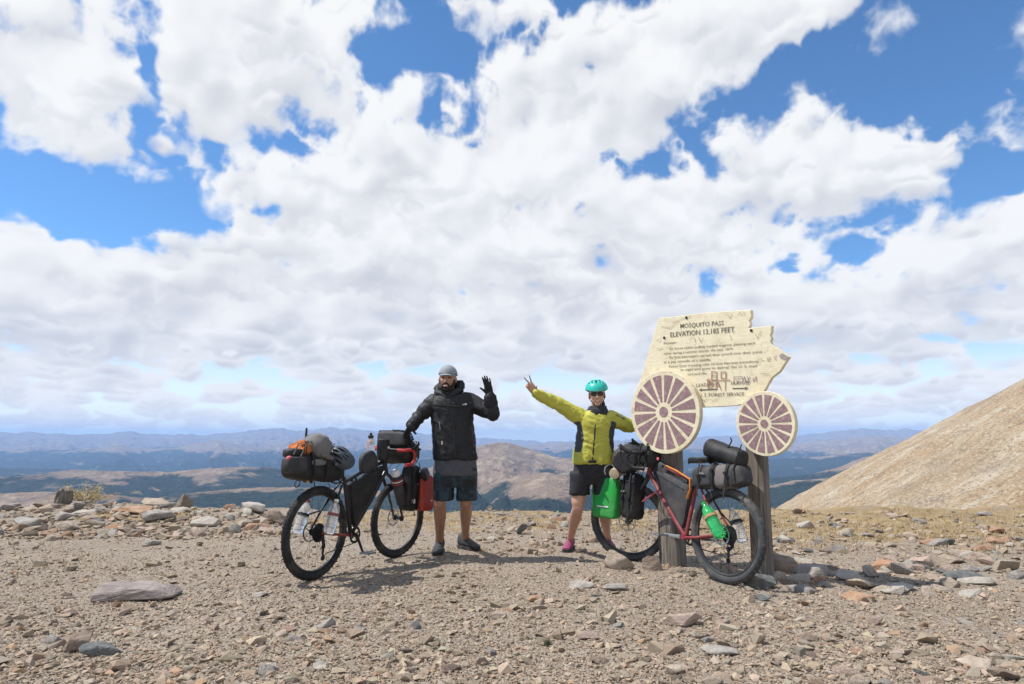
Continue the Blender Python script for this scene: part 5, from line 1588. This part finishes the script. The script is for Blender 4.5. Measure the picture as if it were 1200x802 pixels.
# ---- person in the lime jacket
def build_woman():
    Y = 6.42
    org = on_ground(688, 649)
    A = lambda px, py, dy=0.0: at(px, py, Y + dy)
    gl, gr = on_ground(668, 645), on_ground(712, 643.5)
    hc = A(699.5, 463.5, -.02)
    Mh = (Matrix.Rotation(R(-6), 3, 'Z') @ Matrix.Rotation(R(-2), 3, 'Y'))
    body = MB()
    P = head_shape(body, hc, Mh, 1.0)
    limb(body, [hc + Vector((0, .02, -.05)), A(699, 487, .03)], [.050, .058])
    loft(body, [(A(694, 565), .14, .10, 0), (A(694, 545), .145, .10, 0), (A(696, 515), .13, .09, 0), (A(698, 492), .15, .09, 0), (A(699, 484), .08, .06, 0)])
    rs, re, rw = A(679, 489, .0), A(655, 474, -.03), A(628.5, 461.5, -.09)
    ls, le, lw = A(718, 490, .02), A(738, 499.5, .06), A(752, 497, .20)
    limb(body, [rs, re, rw], [.045, .036, .026]); limb(body, [ls, le, lw], [.045, .036, .026])
    lh, lk, la = A(681, 562, 0), A(677.5, 595, -.05), gl + Vector((0, 0, .10))
    rh, rk, ra = A(704, 562, .0), A(708.5, 597, -.03), gr + Vector((0, 0, .10))
    for h, k, a in ((lh, lk, la), (rh, rk, ra)):
        limb(body, [h, k + Vector((0, 0, .05)), k, k.lerp(a, .30) + Vector((0, .022, 0)), k.lerp(a, .62) + Vector((0, .012, 0)), a], [.090, .064, .053, .059, .043, .033])
        ball(body, k + Vector((0, -.028, .005)), (.033, .030, .040), 8)
    for g_, d in ((gl, (-.03, -.06, 0)), (gr, (.02, -.06, 0))): limb(body, [g_ + Vector((0, 0, .10)), g_ + Vector(d) + Vector((0, 0, .05))], [.032, .028])
    d = (A(621.5, 454.5, -.10) - rw).normalized()
    hand(body, rw + d * .02, d + Vector((0, 0, .25)), Vector((.5, -.2, .6)), Vector((-.1, -1, 0)), .17, [(.34, .05, .1), (-.10, .05, .1), (-.22, 1.1, 1.5), (-.30, 1.1, 1.5)], (.9, .9, .6), 1.0)
    limb(body, [rw - d * .04, rw + d * .03], [.027, .025])
    hand(body, lw, (le - rs) * 0 + Vector((.8, .3, -.2)), Vector((0, 0, 1)), Vector((0, 1, 0)), .17, [(.05, .3, .5), (0, .3, .5), (0, .3, .5), (-.05, .3, .5)], (.8, .3, .3), 1.0)
    V, F = remesh(body, .0065, 3)
    me = mesh_np('person', V - np.array(org), F, True); me.materials.append(M_['skin_light'])
    root = link(bpy.data.objects.new('person', me)); root.location = org
    tag(root, 'person in lime jacket and teal helmet making a two-finger sign beside the summit sign', 'person')
    Pt = lambda mb, nm, m, **kw: part_at(root, org, mb, nm, m, **kw)
    j = MB()
    loft(j, [(A(695.5, 543), .195, .135, 0), (A(695.5, 535), .193, .135, 0), (A(696.5, 520), .176, .125, 0), (A(697.5, 506), .172, .120, 0), (A(698.2, 496), .178, .118, 0), (A(698.6, 489), .170, .105, 0), (A(699, 484.5), .115, .09, 0), (A(699.3, 482), .085, .078, 0)])
    limb(j, [rs + Vector((.02, 0, -.01)), re, rw], [.078, .058, .043]); limb(j, [ls - Vector((.02, 0, .01)), le, lw], [.078, .060, .045])
    V, F = remesh(j, .009, 3, .017, (8, 8, 8), 33)
    def assign(c):                                   # charcoal side panels
        hw = .15 + 0 * c[:, 0]; mid = A(697, 510).x
        lx = c[:, 0] - mid; z = c[:, 2]
        zt, zb = A(697, 494).z, A(697, 530).z
        return ((np.abs(lx) > .150 - .03 * np.sin((z - zb) / (zt - zb) * 3.14)) & (np.abs(lx) < .30) & (z < zt - .25 * np.maximum(np.abs(lx) - .16, 0)) & (z > zb) & (np.abs(lx) < .20)).astype(int)
    jk = cloth('jacket', [M_['jacket_lime'], M_['panel_charcoal']], root, V, F, org, assign)
    Jt = lambda mb, nm, m, **kw: part_at(jk, org, mb, nm, m, **kw)
    Jt(MB().tube([A(698.6, 485, -.092), A(697.5, 500, -.126), A(696, 520, -.130), A(694, 542, -.143)], .0075, 6), 'zip', M_['black_plastic'])
    Jt(MB().soft(A(694, 541, -.138), (.085, .03, .03), None, (.6, .6), 8), 'hem_toggle', M_['black_plastic'])
    def patch(a, b, r, nm, m, up=.03):
        Jt(MB().tube([a, a.lerp(b, .5), b], [r * .8, r, r * .8], 8, flat=.5, up=(0, 0, 1)), nm, m)
    f_ = Vector((0, -.045, .038))
    patch(rs.lerp(re, .30) + f_, rs.lerp(re, .78) + f_ * .92, .022, 'sleeve_patch', M_['panel_charcoal'])
    patch(rs.lerp(re, .40) + f_ * 1.2, rs.lerp(re, .70) + f_ * 1.12, .012, 'reflective_strip', M_['reflective'])
    patch(ls.lerp(le, .10) + f_, ls.lerp(le, .85) + f_, .022, 'sleeve_patch', M_['panel_charcoal'])
    patch(ls.lerp(le, .3) + f_ * 1.2, ls.lerp(le, .7) + f_ * 1.2, .012, 'reflective_strip', M_['reflective'])
    dd = (re - rw).normalized(); Jt(MB().lathe(rw - dd * .012, dd, [(0, .034), (0, .041), (.03, .046), (.03, .036)], 16), 'cuff', M_['panel_charcoal'])
    sh = MB()
    loft(sh, [(A(693.5, 567), .16, .10, 0), (A(694, 558), .185, .128, 0), (A(695, 540), .178, .122, 0)])
    for (x0, x1, y1, dy) in ((668, 690, 580, -.02), (695, 717, 580, .0)):
        cx = (x0 + x1) / 2; hw = (x1 - x0) / 2 * .0084
        loft(sh, [(A(cx, y1, dy), hw * 1.04, .105, 0), (A(cx + .5, 568, dy), hw * 1.02, .11, 0), (A(cx + 1, 553, 0), hw * 1.06, .118, 0)])
    V, F = remesh(sh, .010, 3, .006, (9, 9, 5), 37)
    cloth('shorts', M_['shorts_black'], root, V, F, org)
    ng = MB(); loft(ng, [(A(700, 487.5, -.0), .108, .10, 0), (A(700, 482, -.0), .100, .098, 0), (A(700.5, 476.5, .005), .080, .086, 0)])
    V, F = remesh(ng, .009, 2, .010, (16, 16, 30), 43)
    cloth('neck_gaiter', M_['gaiter'], root, V, F, org)
    # helmet, sunglasses, smile, hair
    Mw = Matrix.Translation(P(0, .010, .048) - Vector(org)) @ (Mh @ Matrix.Rotation(R(180), 3, 'Z') @ Matrix.Rotation(R(-4), 3, 'X')).to_4x4()
    helmet('helmet', M_['helmet_teal'], None, Mw, (.108, .130, .108), None, root)
    gs = MB()
    for q in (-1, 1):
        gs.soft(P(q * .032, -.088, .008), (.056, .014, .034), Mh, (.6, .6), 10)
        gs.tube([P(q * .056, -.082, .012), P(q * .078, -.03, .012), P(q * .080, .02, .008)], .0035, 6)
    gs.tube([P(-.01, -.096, .012), P(.01, -.096, .012)], .004, 6)
    Pt(gs, 'sunglasses', M_['eye_dark'])
    Pt(MB().soft(P(0, -.083, -.063), (.036, .016, .009), Mh, (.7, .7), 8), 'teeth', M_['teeth'])
    Pt(MB().tube([P(-.026, -.080, -.060), P(0, -.090, -.072), P(.026, -.080, -.060)], .004, 6), 'lip', M_['lips'])
    for q in (-1, 1):
        Pt(MB().tube([P(q * .076, -.005, .03), P(q * .070, -.01, -.04), P(q * .03, -.05, -.10)], .004, 6), 'chin_strap', M_['strap_black'])
    Pt(MB().tube([P(.03, .07, -.02), P(.05, .05, -.09), P(.07, .02, -.14)], [.03, .028, .012], 8), 'hair', M_['hair_dark'])
    for g_, dr in ((gl, (-.35, -1, 0)), (gr, (.15, -1, 0))):
        shoe(root, g_ + Vector((0, 0, .004)), dr, .255, .095, (M_['shoe_pink'], M_['shoe_sole'], M_['teeth']), org)
        part_at(root, org, MB().lathe(g_ + Vector((0, .005, .08)), (0, 0, 1), [(0, .040), (.035, .040), (.05, .038)], 14), 'sock', M_['sock'])
    return root
MAN = build_man()
WOMAN = build_woman()
# ------------------------------------------------------------------ rocks, gravel, turf
def rock_mat(name, col, col2, lichen=0.0):
    m, q, b = new_mat(name)
    P = objco(q)
    st = q.n('ShaderNodeMapping'); q.put(st.inputs[0], P); st.inputs['Rotation'].default_value = (.3, .5, 0); st.inputs['Scale'].default_value = (6, 6, 22)
    n = q.noise(P, 9, 6, .65); n2 = q.noise(P, 60, 5, .65); lay = q.noise(st.outputs[0], 1.2, 4, .6)
    c = q.mix(q.smooth(n, .35, .65), tuple(col), tuple(col2))
    c = q.mix(q.smooth(lay, .52, .66, 0, .45), c, tuple(k * .55 for k in col))
    c = q.mix(q.smooth(n2, .56, .72, 0, .4), c, tuple(min(1, k * 1.5) for k in col2))
    if lichen: c = q.mix(q.smooth(q.noise(P, 5, 5, .7), .6, .68, 0, lichen), c, (.10, .105, .085))
    finish(q, b, c, .92, q.m('ADD', n, q.m('ADD', q.m('MULTIPLY', n2, .35), lay)), .02, .8)
    b.inputs['Specular IOR Level'].default_value = .25
    return m
RK = {'grey': rock_mat('rock_grey', (.26, .235, .21), (.35, .32, .285)), 'tan': rock_mat('rock_tan', (.33, .265, .20), (.42, .355, .285)), 'brown': rock_mat('rock_brown', (.18, .135, .105), (.27, .21, .165)),
      'rust': rock_mat('rock_rust', (.34, .19, .115), (.40, .28, .19)), 'pink': rock_mat('rock_pink', (.34, .25, .195), (.42, .335, .275)), 'slate': rock_mat('rock_slate', (.105, .11, .108), (.19, .19, .18), .3),
      'slab': rock_mat('rock_slab', (.22, .185, .165), (.31, .265, .24)), 'pale': rock_mat('rock_pale', (.35, .315, .265), (.44, .40, .345))}

def hull(rnd, n, s, e=.75):
    """convex stone of size s from n random points -> verts, tris"""
    bm = bmesh.new()
    for _ in range(n):
        v = Vector((rnd.gauss(0, 1), rnd.gauss(0, 1), rnd.gauss(0, 1))).normalized()
        m = max(abs(v.x), abs(v.y), abs(v.z)); v = v.lerp(v / m, e * .75) * rnd.uniform(.82, 1.0)
        bm.verts.new((v.x * s[0] / 2, v.y * s[1] / 2, v.z * s[2] / 2))
    r = bmesh.ops.convex_hull(bm, input=bm.verts)
    bmesh.ops.delete(bm, geom=list({g for g in r['geom_interior'] + r['geom_unused'] if isinstance(g, bmesh.types.BMVert)}), context='VERTS')
    bmesh.ops.triangulate(bm, faces=bm.faces[:])
    bmesh.ops.recalc_face_normals(bm, faces=bm.faces[:])
    bm.verts.index_update()
    V = [tuple(v.co) for v in bm.verts]; F = [tuple(v.index for v in f.verts) for f in bm.faces]
    bm.free()
    return V, F

def rock_mesh(name, seed, s, m, detail=2, n=22, rough=.035):
    rnd = random.Random(seed)
    V, F = hull(rnd, n, s)
    bm = bmesh.new(); vs = [bm.verts.new(v) for v in V]
    for f in F: bm.faces.new([vs[i] for i in f])
    bmesh.ops.dissolve_limit(bm, angle_limit=R(12), verts=bm.verts[:], edges=bm.edges[:])
    bmesh.ops.bevel(bm, geom=bm.edges[:], offset=min(s) * .055, segments=1, affect='EDGES', clamp_overlap=True)
    bmesh.ops.triangulate(bm, faces=bm.faces[:])
    if detail:
        bmesh.ops.subdivide_edges(bm, edges=bm.edges[:], cuts=detail, use_grid_fill=True)
        bmesh.ops.triangulate(bm, faces=bm.faces[:])
        bm.normal_update()
        P = np.array([v.co[:] for v in bm.verts]); q = P / max(s) * 5 + seed * 1.7
        d = fbm(q[:, 0] + q[:, 2] * .7, q[:, 1] - q[:, 2] * .6, 4, .55, seed)
        for v, k in zip(bm.verts, d): v.co += v.normal * float(k) * rough * (s[0] + s[1] + s[2]) / 3
    me = bpy.data.meshes.new(name); bm.to_mesh(me); bm.free()
    me.materials.append(m)
    me.polygons.foreach_set('use_smooth', np.ones(len(me.polygons), bool)); me.set_sharp_from_angle(angle=R(26))
    return me

ROCKS = [  # base pixel, size m (wide, deep, high), material, yaw, tilt, sink, label
    (148, 705, (.62, .36, .16), 'slab', 4, 3, .30, 'wide flat grey boulder slab with a pinkish top on open gravel'),
    (87, 764, (.17, .15, .13), 'brown', 25, -14, .25, 'angular brown block tilted against a dark stone'),
    (112, 770, (.24, .11, .085), 'slate', 12, 5, .25, 'long dark slate stone touching a tilted brown block'),
    (797, 737, (.34, .20, .085), 'pink', 8, -7, .15, 'long tan slab with a pale end lying in front of the red bicycle'),
    (727, 668, (.31, .14, .26), 'tan', -8, 8, .25, 'upright tan block leaning on the front wheel of the red bicycle'),
    (766, 670, (.17, .15, .16), 'brown', 20, 0, .25, 'brown block at the foot of the left sign post'),
    (682, 690, (.21, .14, .085), 'pale', -8, 4, .25, 'pale grey block on gravel in front of the lime-jacketed person'),
    (722, 693, (.24, .18, .07), 'grey', 15, 3, .3, 'low grey slab in front of the tan block'),
    (915, 671, (.42, .28, .20), 'brown', -12, 4, .25, 'large dark brown boulder right behind the right sign post'),
    (893, 690, (.30, .26, .16), 'slate', 12, 6, .3, 'dark grey stone wedged under the rear tyre of the red bicycle'),
    (958, 675, (.34, .24, .13), 'grey', 8, -4, .3, 'pale grey stone in the rubble beside the brown boulder'),
    (1000, 681, (.22, .2, .12), 'pale', 30, 6, .3, 'whitish stone in the rubble beyond the brown boulder'),
    (1050, 668, (.42, .22, .11), 'rust', -3, 3, .3, 'long rust-red slab in the rubble line'),
    (1086, 664, (.30, .22, .15), 'pink', 10, -5, .3, 'pinkish block next to the rust-red slab'),
    (1140, 681, (.40, .24, .13), 'slate', 6, 5, .25, 'dark slate boulder at the end of the rubble line'),
    (1010, 704, (.24, .16, .09), 'rust', -10, 4, .3, 'small rust-brown slab in front of the rubble line'),
    (1060, 694, (.30, .22, .08), 'pale', 12, -3, .35, 'flat pale stone in front of the rust-red slab'),
    (1160, 790, (.22, .16, .07), 'tan', 6, 4, .3, 'flat tan stone partly sunk in gravel by a dark slab'),
    (1195, 802, (.22, .14, .08), 'brown', 16, 5, .3, 'dark flat slab sunk in gravel'),
    (181, 616, (.44, .36, .22), 'grey', 5, 4, .3, 'rounded grey boulder in the rock pile along the rim'),
    (150, 611, (.62, .40, .20), 'rust', -4, -3, .35, 'broad rust-coloured slab beside the rounded grey boulder'),
    (177, 601, (.50, .34, .22), 'tan', 8, 4, .2, 'tan slab lying behind the rounded grey boulder'),
    (234, 618, (.40, .34, .20), 'pale', 14, -6, .3, 'pale grey angular boulder in the rock pile'),
    (213, 601, (.26, .22, .34), 'brown', 22, 10, .15, 'upright brown rock standing like a cairn on the rim'),
    (291, 604, (.44, .34, .18), 'pale', -6, 3, .3, 'flat whitish slab on the rim right of the rock pile'),
    (318, 613, (.32, .28, .22), 'brown', 0, 6, .3, 'brown block on the rim beside the black bicycle'),
    (92, 612, (.36, .3, .14), 'pale', 5, 3, .35, 'flat pale stone near the grey stump'),
    (48, 606, (.46, .34, .20), 'brown', 9, 5, .3, 'brown boulder at the rim beyond the grey stump'),
    (20, 622, (.42, .34, .20), 'grey', -9, 4, .3, 'grey boulder lying before the grey stump'),
    (612, 627, (.15, .13, .17), 'slate', 10, 8, .2, 'small dark upright stone behind the two people'),
    (312, 786, (.085, .065, .05), 'pale', 5, 3, .3, 'small rounded whitish pebble beside a white angular one'),
    (374, 786, (.09, .07, .05), 'pale', 35, 12, .25, 'small white angular pebble'),
    (792, 791, (.12, .09, .06), 'tan', 5, 3, .3, 'tan pebble block beside a darker stone on gravel'),
    (846, 772, (.22, .14, .05), 'grey', -6, 3, .4, 'thin grey slab half sunk in gravel'),
    (491, 738, (.13, .07, .05), 'slate', 30, 14, .25, 'small tilted dark stone with a flat lit face'),
    (629, 706, (.13, .08, .07), 'rust', 8, 6, .3, 'small orange-brown stone on open gravel'),
]
def build_rocks():
    for k, (px, py, s, m, yaw, tilt, sink, lab) in enumerate(ROCKS):
        p = on_ground(px, py); p = p + Vector((0, s[1] * .35, 0)); z = gz1(p.x, p.y)
        o = bpy.data.objects.new('rock', rock_mesh('rock', 900 + k, s, RK[m], 2 if s[0] > .2 else 1, 15 if k else 20, .05))
        link(o); o.location = (p.x, p.y, z + s[2] * (.5 - sink)); o.rotation_euler = (R(tilt * .6), R(tilt), R(yaw))
        tag(o, lab, 'rock', 'loose rocks on the pass')
    # medium stones, pieces of the rubble that covers the ground
    rnd = random.Random(31)
    lib = []
    keys = ['grey', 'tan', 'tan', 'brown', 'pink', 'pale', 'grey', 'rust', 'slate', 'tan', 'pink', 'grey']
    for k in range(36):
        s = (1, rnd.uniform(.55, .95), rnd.uniform(.28, .62))
        lib.append((rock_mesh('stone', 400 + k, s, RK[keys[k % 12]], 0, 13), s))
    n = 0
    def put(px, py, size):
        nonlocal n
        p = on_ground(px, py)
        me, s = rnd.choice(lib)
        z = gz1(p.x, p.y)
        o = bpy.data.objects.new('stone', me); link(o, GROUND)
        o.scale = (size,) * 3; o.location = (p.x, p.y, z + size * s[2] * rnd.uniform(-.02, .22)); o.rotation_euler = (R(rnd.gauss(0, 9)), R(rnd.gauss(0, 9)), rnd.uniform(0, 6.28))
        n += 1
    for _ in range(95): put(rnd.uniform(-40, 345), rnd.triangular(597, 640, 605), rnd.uniform(.13, .34))
    for _ in range(40): put(rnd.uniform(570, 690), rnd.triangular(600, 640, 606), rnd.uniform(.08, .20))
    for _ in range(75): put(rnd.uniform(890, 1240), rnd.triangular(625, 712, 668), rnd.uniform(.09, .26))
    for _ in range(30): put(rnd.uniform(900, 1230), rnd.uniform(600, 640), rnd.uniform(.12, .30))
    for _ in range(46):
        px, py = rnd.uniform(-20, 1220), rnd.uniform(690, 815)
        put(px, py, rnd.uniform(.07, .15))
build_rocks()

CONTACT = [BK1.M @ Vector((0, 0, 0)), BK1.M @ Vector((1.13, 0, 0)), BK2.M @ Vector((0, 0, 0)), BK2.M @ Vector((1.13, 0, 0))] + [on_ground(*p) for p in ((515, 648), (514, 653), (545, 643), (552, 647), (668, 645), (664, 650), (712, 643))]
PAL = np.array([(.34, .285, .23), (.30, .28, .255), (.39, .305, .25), (.43, .38, .315), (.155, .14, .125), (.345, .225, .145), (.27, .225, .185), (.41, .355, .29)])
PROB = np.array([.25, .17, .15, .10, .07, .06, .11, .09])

def scatter(name, count, lib, y_rng, x_rng, size_fn, seed, mat_, zs=(.3, .7), ymax=None):
    """many small stones joined into one mesh with a colour for each stone"""
    g = np.random.default_rng(seed)
    px = g.uniform(*x_rng, count); py = y_rng[0] + (y_rng[1] - y_rng[0]) * g.uniform(0, 1, count) ** .9
    a, b = (px - CX) / FPX, -(py - CY) / FPX
    c, s = math.cos(TILT), math.sin(TILT)
    t = -CAMH / (s + b * c); X, Y = a * t, (c - b * s) * t
    size = size_fn(g, count)
    clump = fbm(X * .9, Y * .9, 4, .55, seed)
    keep = g.uniform(0, 1, count) < np.clip(.72 + 1.1 * clump, .12, 1)
    turf = turf_amount(X, Y); keep &= g.uniform(0, 1, count) > turf * .35
    for q in CONTACT: keep &= ~((np.hypot(X - q.x, Y - q.y) < .13) & (size > .026))
    if ymax: keep &= Y < ymax
    X, Y, size = X[keep], Y[keep], size[keep]; n = len(X)
    Z = gz(X, Y)
    yaw = g.uniform(0, 2 * np.pi, n); tl = g.normal(0, .22, n); tl2 = g.normal(0, .22, n)
    sx = g.uniform(.75, 1.25, n); sy = g.uniform(.6, 1.0, n); sz = g.uniform(*zs, n)
    pick = g.integers(0, len(lib), n)
    col = PAL[g.choice(len(PAL), n, p=PROB)]
    col = (col * .58 + np.array((.35, .29, .225)) * .42) * np.array((1.0, .945, .865)) * g.uniform(.74, 1.12, (n, 1)) * g.normal(1, .02, (n, 3))
    VV, FF, CC = [], [], []; off = 0
    for k, (lv, lf) in enumerate(lib):
        idx = np.where(pick == k)[0]
        if not len(idx): continue
        P = np.array(lv)[None] * np.stack([sx[idx], sy[idx], sz[idx]], -1)[:, None, :] * size[idx][:, None, None]
        x, y, z = P[..., 0], P[..., 1], P[..., 2]
        ct, st = np.cos(tl[idx])[:, None], np.sin(tl[idx])[:, None]; y, z = y * ct - z * st, y * st + z * ct
        ct, st = np.cos(tl2[idx])[:, None], np.sin(tl2[idx])[:, None]; x, z = x * ct - z * st, x * st + z * ct
        ct, st = np.cos(yaw[idx])[:, None], np.sin(yaw[idx])[:, None]; x, y = x * ct - y * st, x * st + y * ct
        P = np.stack([x + X[idx][:, None], y + Y[idx][:, None], z + (Z[idx] + size[idx] * sz[idx] * .13)[:, None]], -1)
        m, nv = len(idx), len(lv)
        VV.append(P.reshape(-1, 3)); CC.append(np.repeat(col[idx], nv, 0))
        FF.append((np.array(lf)[None] + (np.arange(m) * nv)[:, None, None] + off).reshape(-1, 3)); off += m * nv
    V, F, C_ = np.concatenate(VV), np.concatenate(FF), np.concatenate(CC)
    me = mesh_np(name, V, F, False)
    ca = me.color_attributes.new('stone_colour', 'FLOAT_COLOR', 'POINT')
    ca.data.foreach_set('color', np.concatenate([C_, np.ones((len(C_), 1))], 1).astype(np.float32).ravel())
    me.materials.append(mat_)
    return me

def gravel_mat():
    m, q, b = new_mat('loose_stone')
    c = q.n('ShaderNodeAttribute', attribute_name='stone_colour').outputs['Color']
    P = pos(q); n = q.noise(P, 70, 5, .65)
    c = q.mix(q.smooth(n, .4, .7, 0, .35), c, q.mix(1.0, c, (.55, .52, .5), 'MULTIPLY'))
    finish(q, b, c, .93, n, .006, .6)
    b.inputs['Specular IOR Level'].default_value = .2
    return m
GM = gravel_mat()
_r = random.Random(77)
LIB = [hull(_r, 11, (1, 1, 1), .9) for _ in range(40)]
LIBS = [hull(_r, 7, (1, 1, 1), .8) for _ in range(24)]
def sz_a(g, n): return np.clip(np.exp(g.normal(math.log(.025), .56, n)), .012, .13)
def sz_b(g, n): return np.clip(np.exp(g.normal(math.log(.016), .35, n)), .007, .03)
me = scatter('rubble', 34000, LIB, (596, 840), (-330, 1530), sz_a, 11, GM)
tag(link(bpy.data.objects.new('rubble', me)), kind='stuff')
me = scatter('gravel', 70000, LIBS, (640, 850), (-250, 1450), sz_b, 12, GM, (.45, .9), 7.0)
tag(link(bpy.data.objects.new('gravel', me)), kind='stuff')

def sz_r(g, n): return np.clip(np.exp(g.normal(math.log(.075), .45, n)), .03, .24)
me = scatter('rim_rubble', 2600, LIB, (598, 632), (-200, 345), sz_r, 13, GM, (.35, .75))
me2 = scatter('turf_rubble', 2600, LIB, (598, 650), (540, 1420), lambda g, n: sz_r(g, n) * .75, 14, GM, (.35, .75))
tag(link(bpy.data.objects.new('turf_rubble', me2)), kind='stuff')
tag(link(bpy.data.objects.new('rim_rubble', me)), kind='stuff')

def hillside_scree():
    g = np.random.default_rng(5); n = 26000
    X = g.uniform(115, 620, n); Y = g.uniform(105, 640, n); Z = cone_height(X, Y)
    ok = Z > -75; X, Y, Z = X[ok], Y[ok], Z[ok]; n = len(X)
    cl = fbm(X / 45, Y / 45, 4, .55, 8); k = g.uniform(0, 1, n) < np.clip(.5 + 1.3 * cl, .08, 1); X, Y, Z = X[k], Y[k], Z[k]; n = len(X)
    s = np.clip(np.exp(g.normal(math.log(1.05), .45, n)), .4, 3.2)
    lv, lf = LIBS[3]; V0 = np.array(lv)
    yaw = g.uniform(0, 6.28, n); c_, s_ = np.cos(yaw)[:, None], np.sin(yaw)[:, None]
    P = V0[None] * s[:, None, None] * np.stack([g.uniform(.8, 1.4, n), g.uniform(.6, 1, n), g.uniform(.4, .8, n)], -1)[:, None, :]
    P = np.stack([P[..., 0] * c_ - P[..., 1] * s_ + X[:, None], P[..., 0] * s_ + P[..., 1] * c_ + Y[:, None], P[..., 2] + Z[:, None]], -1)
    F = (np.array(lf)[None] + (np.arange(n) * len(V0))[:, None, None]).reshape(-1, 3)
    col = PAL[g.choice(len(PAL), n, p=PROB)] * g.uniform(.55, 1.25, (n, 1))
    me = mesh_np('scree', P.reshape(-1, 3), F)
    ca = me.color_attributes.new('stone_colour', 'FLOAT_COLOR', 'POINT')
    ca.data.foreach_set('color', np.concatenate([np.repeat(col, len(V0), 0), np.ones((n * len(V0), 1))], 1).astype(np.float32).ravel())
    me.materials.append(GM)
    tag(link(bpy.data.objects.new('scree', me), HILL), kind='stuff')
hillside_scree()

def grass():
    g = np.random.default_rng(9); n = 15000
    px = g.uniform(-200, 1400, n); py = g.uniform(597, 668, n)
    a, b = (px - CX) / FPX, -(py - CY) / FPX; c, s = math.cos(TILT), math.sin(TILT)
    t = -CAMH / (s + b * c); X, Y = a * t, (c - b * s) * t
    w = turf_amount(X, Y) * 1.1 - .12 + .8 * fbm(X * 1.1, Y * 1.1, 4, .55, 66)
    k = g.uniform(0, 1, n) < np.clip(w, 0, 1) * .95
    X, Y = X[k], Y[k]; n = len(X); Z = gz(X, Y)
    nb = 6
    X, Y, Z = [np.repeat(q, nb) for q in (X + 0, Y, Z)]; m = n * nb
    X = X + g.normal(0, .022, m); Y = Y + g.normal(0, .022, m)
    h = g.uniform(.018, .055, m); th = g.uniform(0, 6.28, m); ln = g.uniform(.2, 1.1, m) * h; w_ = g.uniform(.002, .0045, m)
    dx, dy = np.cos(th), np.sin(th)
    A = np.stack([X - dy * w_, Y + dx * w_, Z - .004], -1); B = np.stack([X + dy * w_, Y - dx * w_, Z - .004], -1); T = np.stack([X + dx * ln, Y + dy * ln, Z + h], -1)
    V = np.stack([A, B, T], 1).reshape(-1, 3); F = np.arange(m * 3).reshape(-1, 3)
    me = mesh_np('dry_grass', V, F)
    mt, q, bb = new_mat('dry_grass_blades')
    P = pos(q); nz = q.noise(P, 2.2, 4, .6); nf = q.noise(P, 60, 2)
    col = q.ramp(nz, [(.32, (.26, .18, .09)), (.5, (.38, .275, .14)), (.64, (.32, .245, .13)), (.74, (.19, .18, .09))])
    finish(q, bb, q.mix(q.smooth(nf, .4, .7, 0, .4), col, (.55, .43, .24)), .9)
    me.materials.append(mt)
    tag(link(bpy.data.objects.new('dry_grass', me)), kind='stuff')
    return mt
GRASS_M = grass()

def stump_and_shrub():
    p = on_ground(74, 600); p.z = gz1(p.x, p.y)
    mb = MB(); n, rows = 30, 10; V, F = [], []
    rn = random.Random(4); jag = [rn.uniform(.6, 1.1) for _ in range(n)]
    for i in range(rows + 1):
        t = i / rows
        for k in range(n):
            th = 2 * math.pi * k / n
            f = .085 * float(pnoise(np.array([th * 3.2]), np.array([t * 1.6]), 5)[0]) + .035 * float(pnoise(np.array([th * 9.0]), np.array([t * .9]), 6)[0])
            r = (.125 * (1.28 - .35 * t) + f * .8) * .66
            V.append((p.x + r * math.cos(th), p.y + r * math.sin(th), p.z - .05 + (.32 * t) * (1 if i < rows else jag[k] * .95 + .05)))
    for i in range(rows):
        for k in range(n): F.append((i * n + k, i * n + (k + 1) % n, (i + 1) * n + (k + 1) % n, (i + 1) * n + k))
    F.append(tuple(rows * n + k for k in range(n)))
    mb.add(V, F); o = mb.build('tree_stump', M_['wood'], None, origin=p, angle=35)
    tag(o, 'weathered grey stump standing among stones on the rim', 'stump')
    for sx, lab in ((-.32, None),):
        q = Vector((p.x - .02, p.y + .55, gz1(p.x, p.y + .55)))
        st = MB(); lv = MB(); rn = random.Random(12)
        for k in range(70):
            a = rn.uniform(0, 6.28); L = rn.uniform(.22, .52); el = rn.uniform(.25, 1.1)
            d = Vector((math.cos(a) * math.cos(el) * 1.35, math.sin(a) * math.cos(el), math.sin(el)))
            e = q + d * L; mid = q + d * L * .5 + Vector((0, 0, .05))
            st.tube([q + Vector((rn.uniform(-.06, .06), rn.uniform(-.06, .06), -.02)), mid, e], [.005, .0035, .0018], 4, False)
            for j in range(16):
                c = mid.lerp(e, rn.uniform(0, 1.05)) + Vector((rn.gauss(0, .03), rn.gauss(0, .03), rn.gauss(0, .02)))
                u = Vector((rn.gauss(0, 1), rn.gauss(0, 1), rn.gauss(0, 1))).normalized() * .014; w = u.orthogonal().normalized() * .006
                lv.add([c - u, c + w, c + u, c - w], [(0, 1, 2, 3)])
        r = empty('dry_shrub', q, 'pale yellow dry shrub growing behind the weathered grey stump', 'shrub')
        st.v = [tuple(Vector(v) - q) for v in st.v]; lv.v = [tuple(Vector(v) - q) for v in lv.v]
        st.build('stems', mat('shrub_stem', (.36, .29, .20), .9), r); tag(lv.build('leaves', mat('shrub_leaf', (.50, .40, .19), .85), r, smooth=False), kind='stuff')
    # small grey-green cushion plant in the gravel
    q = on_ground(642, 757); q.z = gz1(q.x, q.y); lv = MB(); rn = random.Random(3)
    for k in range(90):
        a = rn.uniform(0, 6.28); el = rn.uniform(.2, 1.5); L = rn.uniform(.025, .055)
        d = Vector((math.cos(a) * math.cos(el), math.sin(a) * math.cos(el), math.sin(el))); w = d.orthogonal().normalized() * .003
        lv.add([-w, w, d * L], [(0, 1, 2)])
    o = lv.build('cushion_plant', mat('plant_leaf', (.16, .17, .11), .85), None, smooth=False); o.location = q
    tag(o, 'tiny grey-green tuft of leaves growing out of bare gravel', 'plant')
stump_and_shrub()
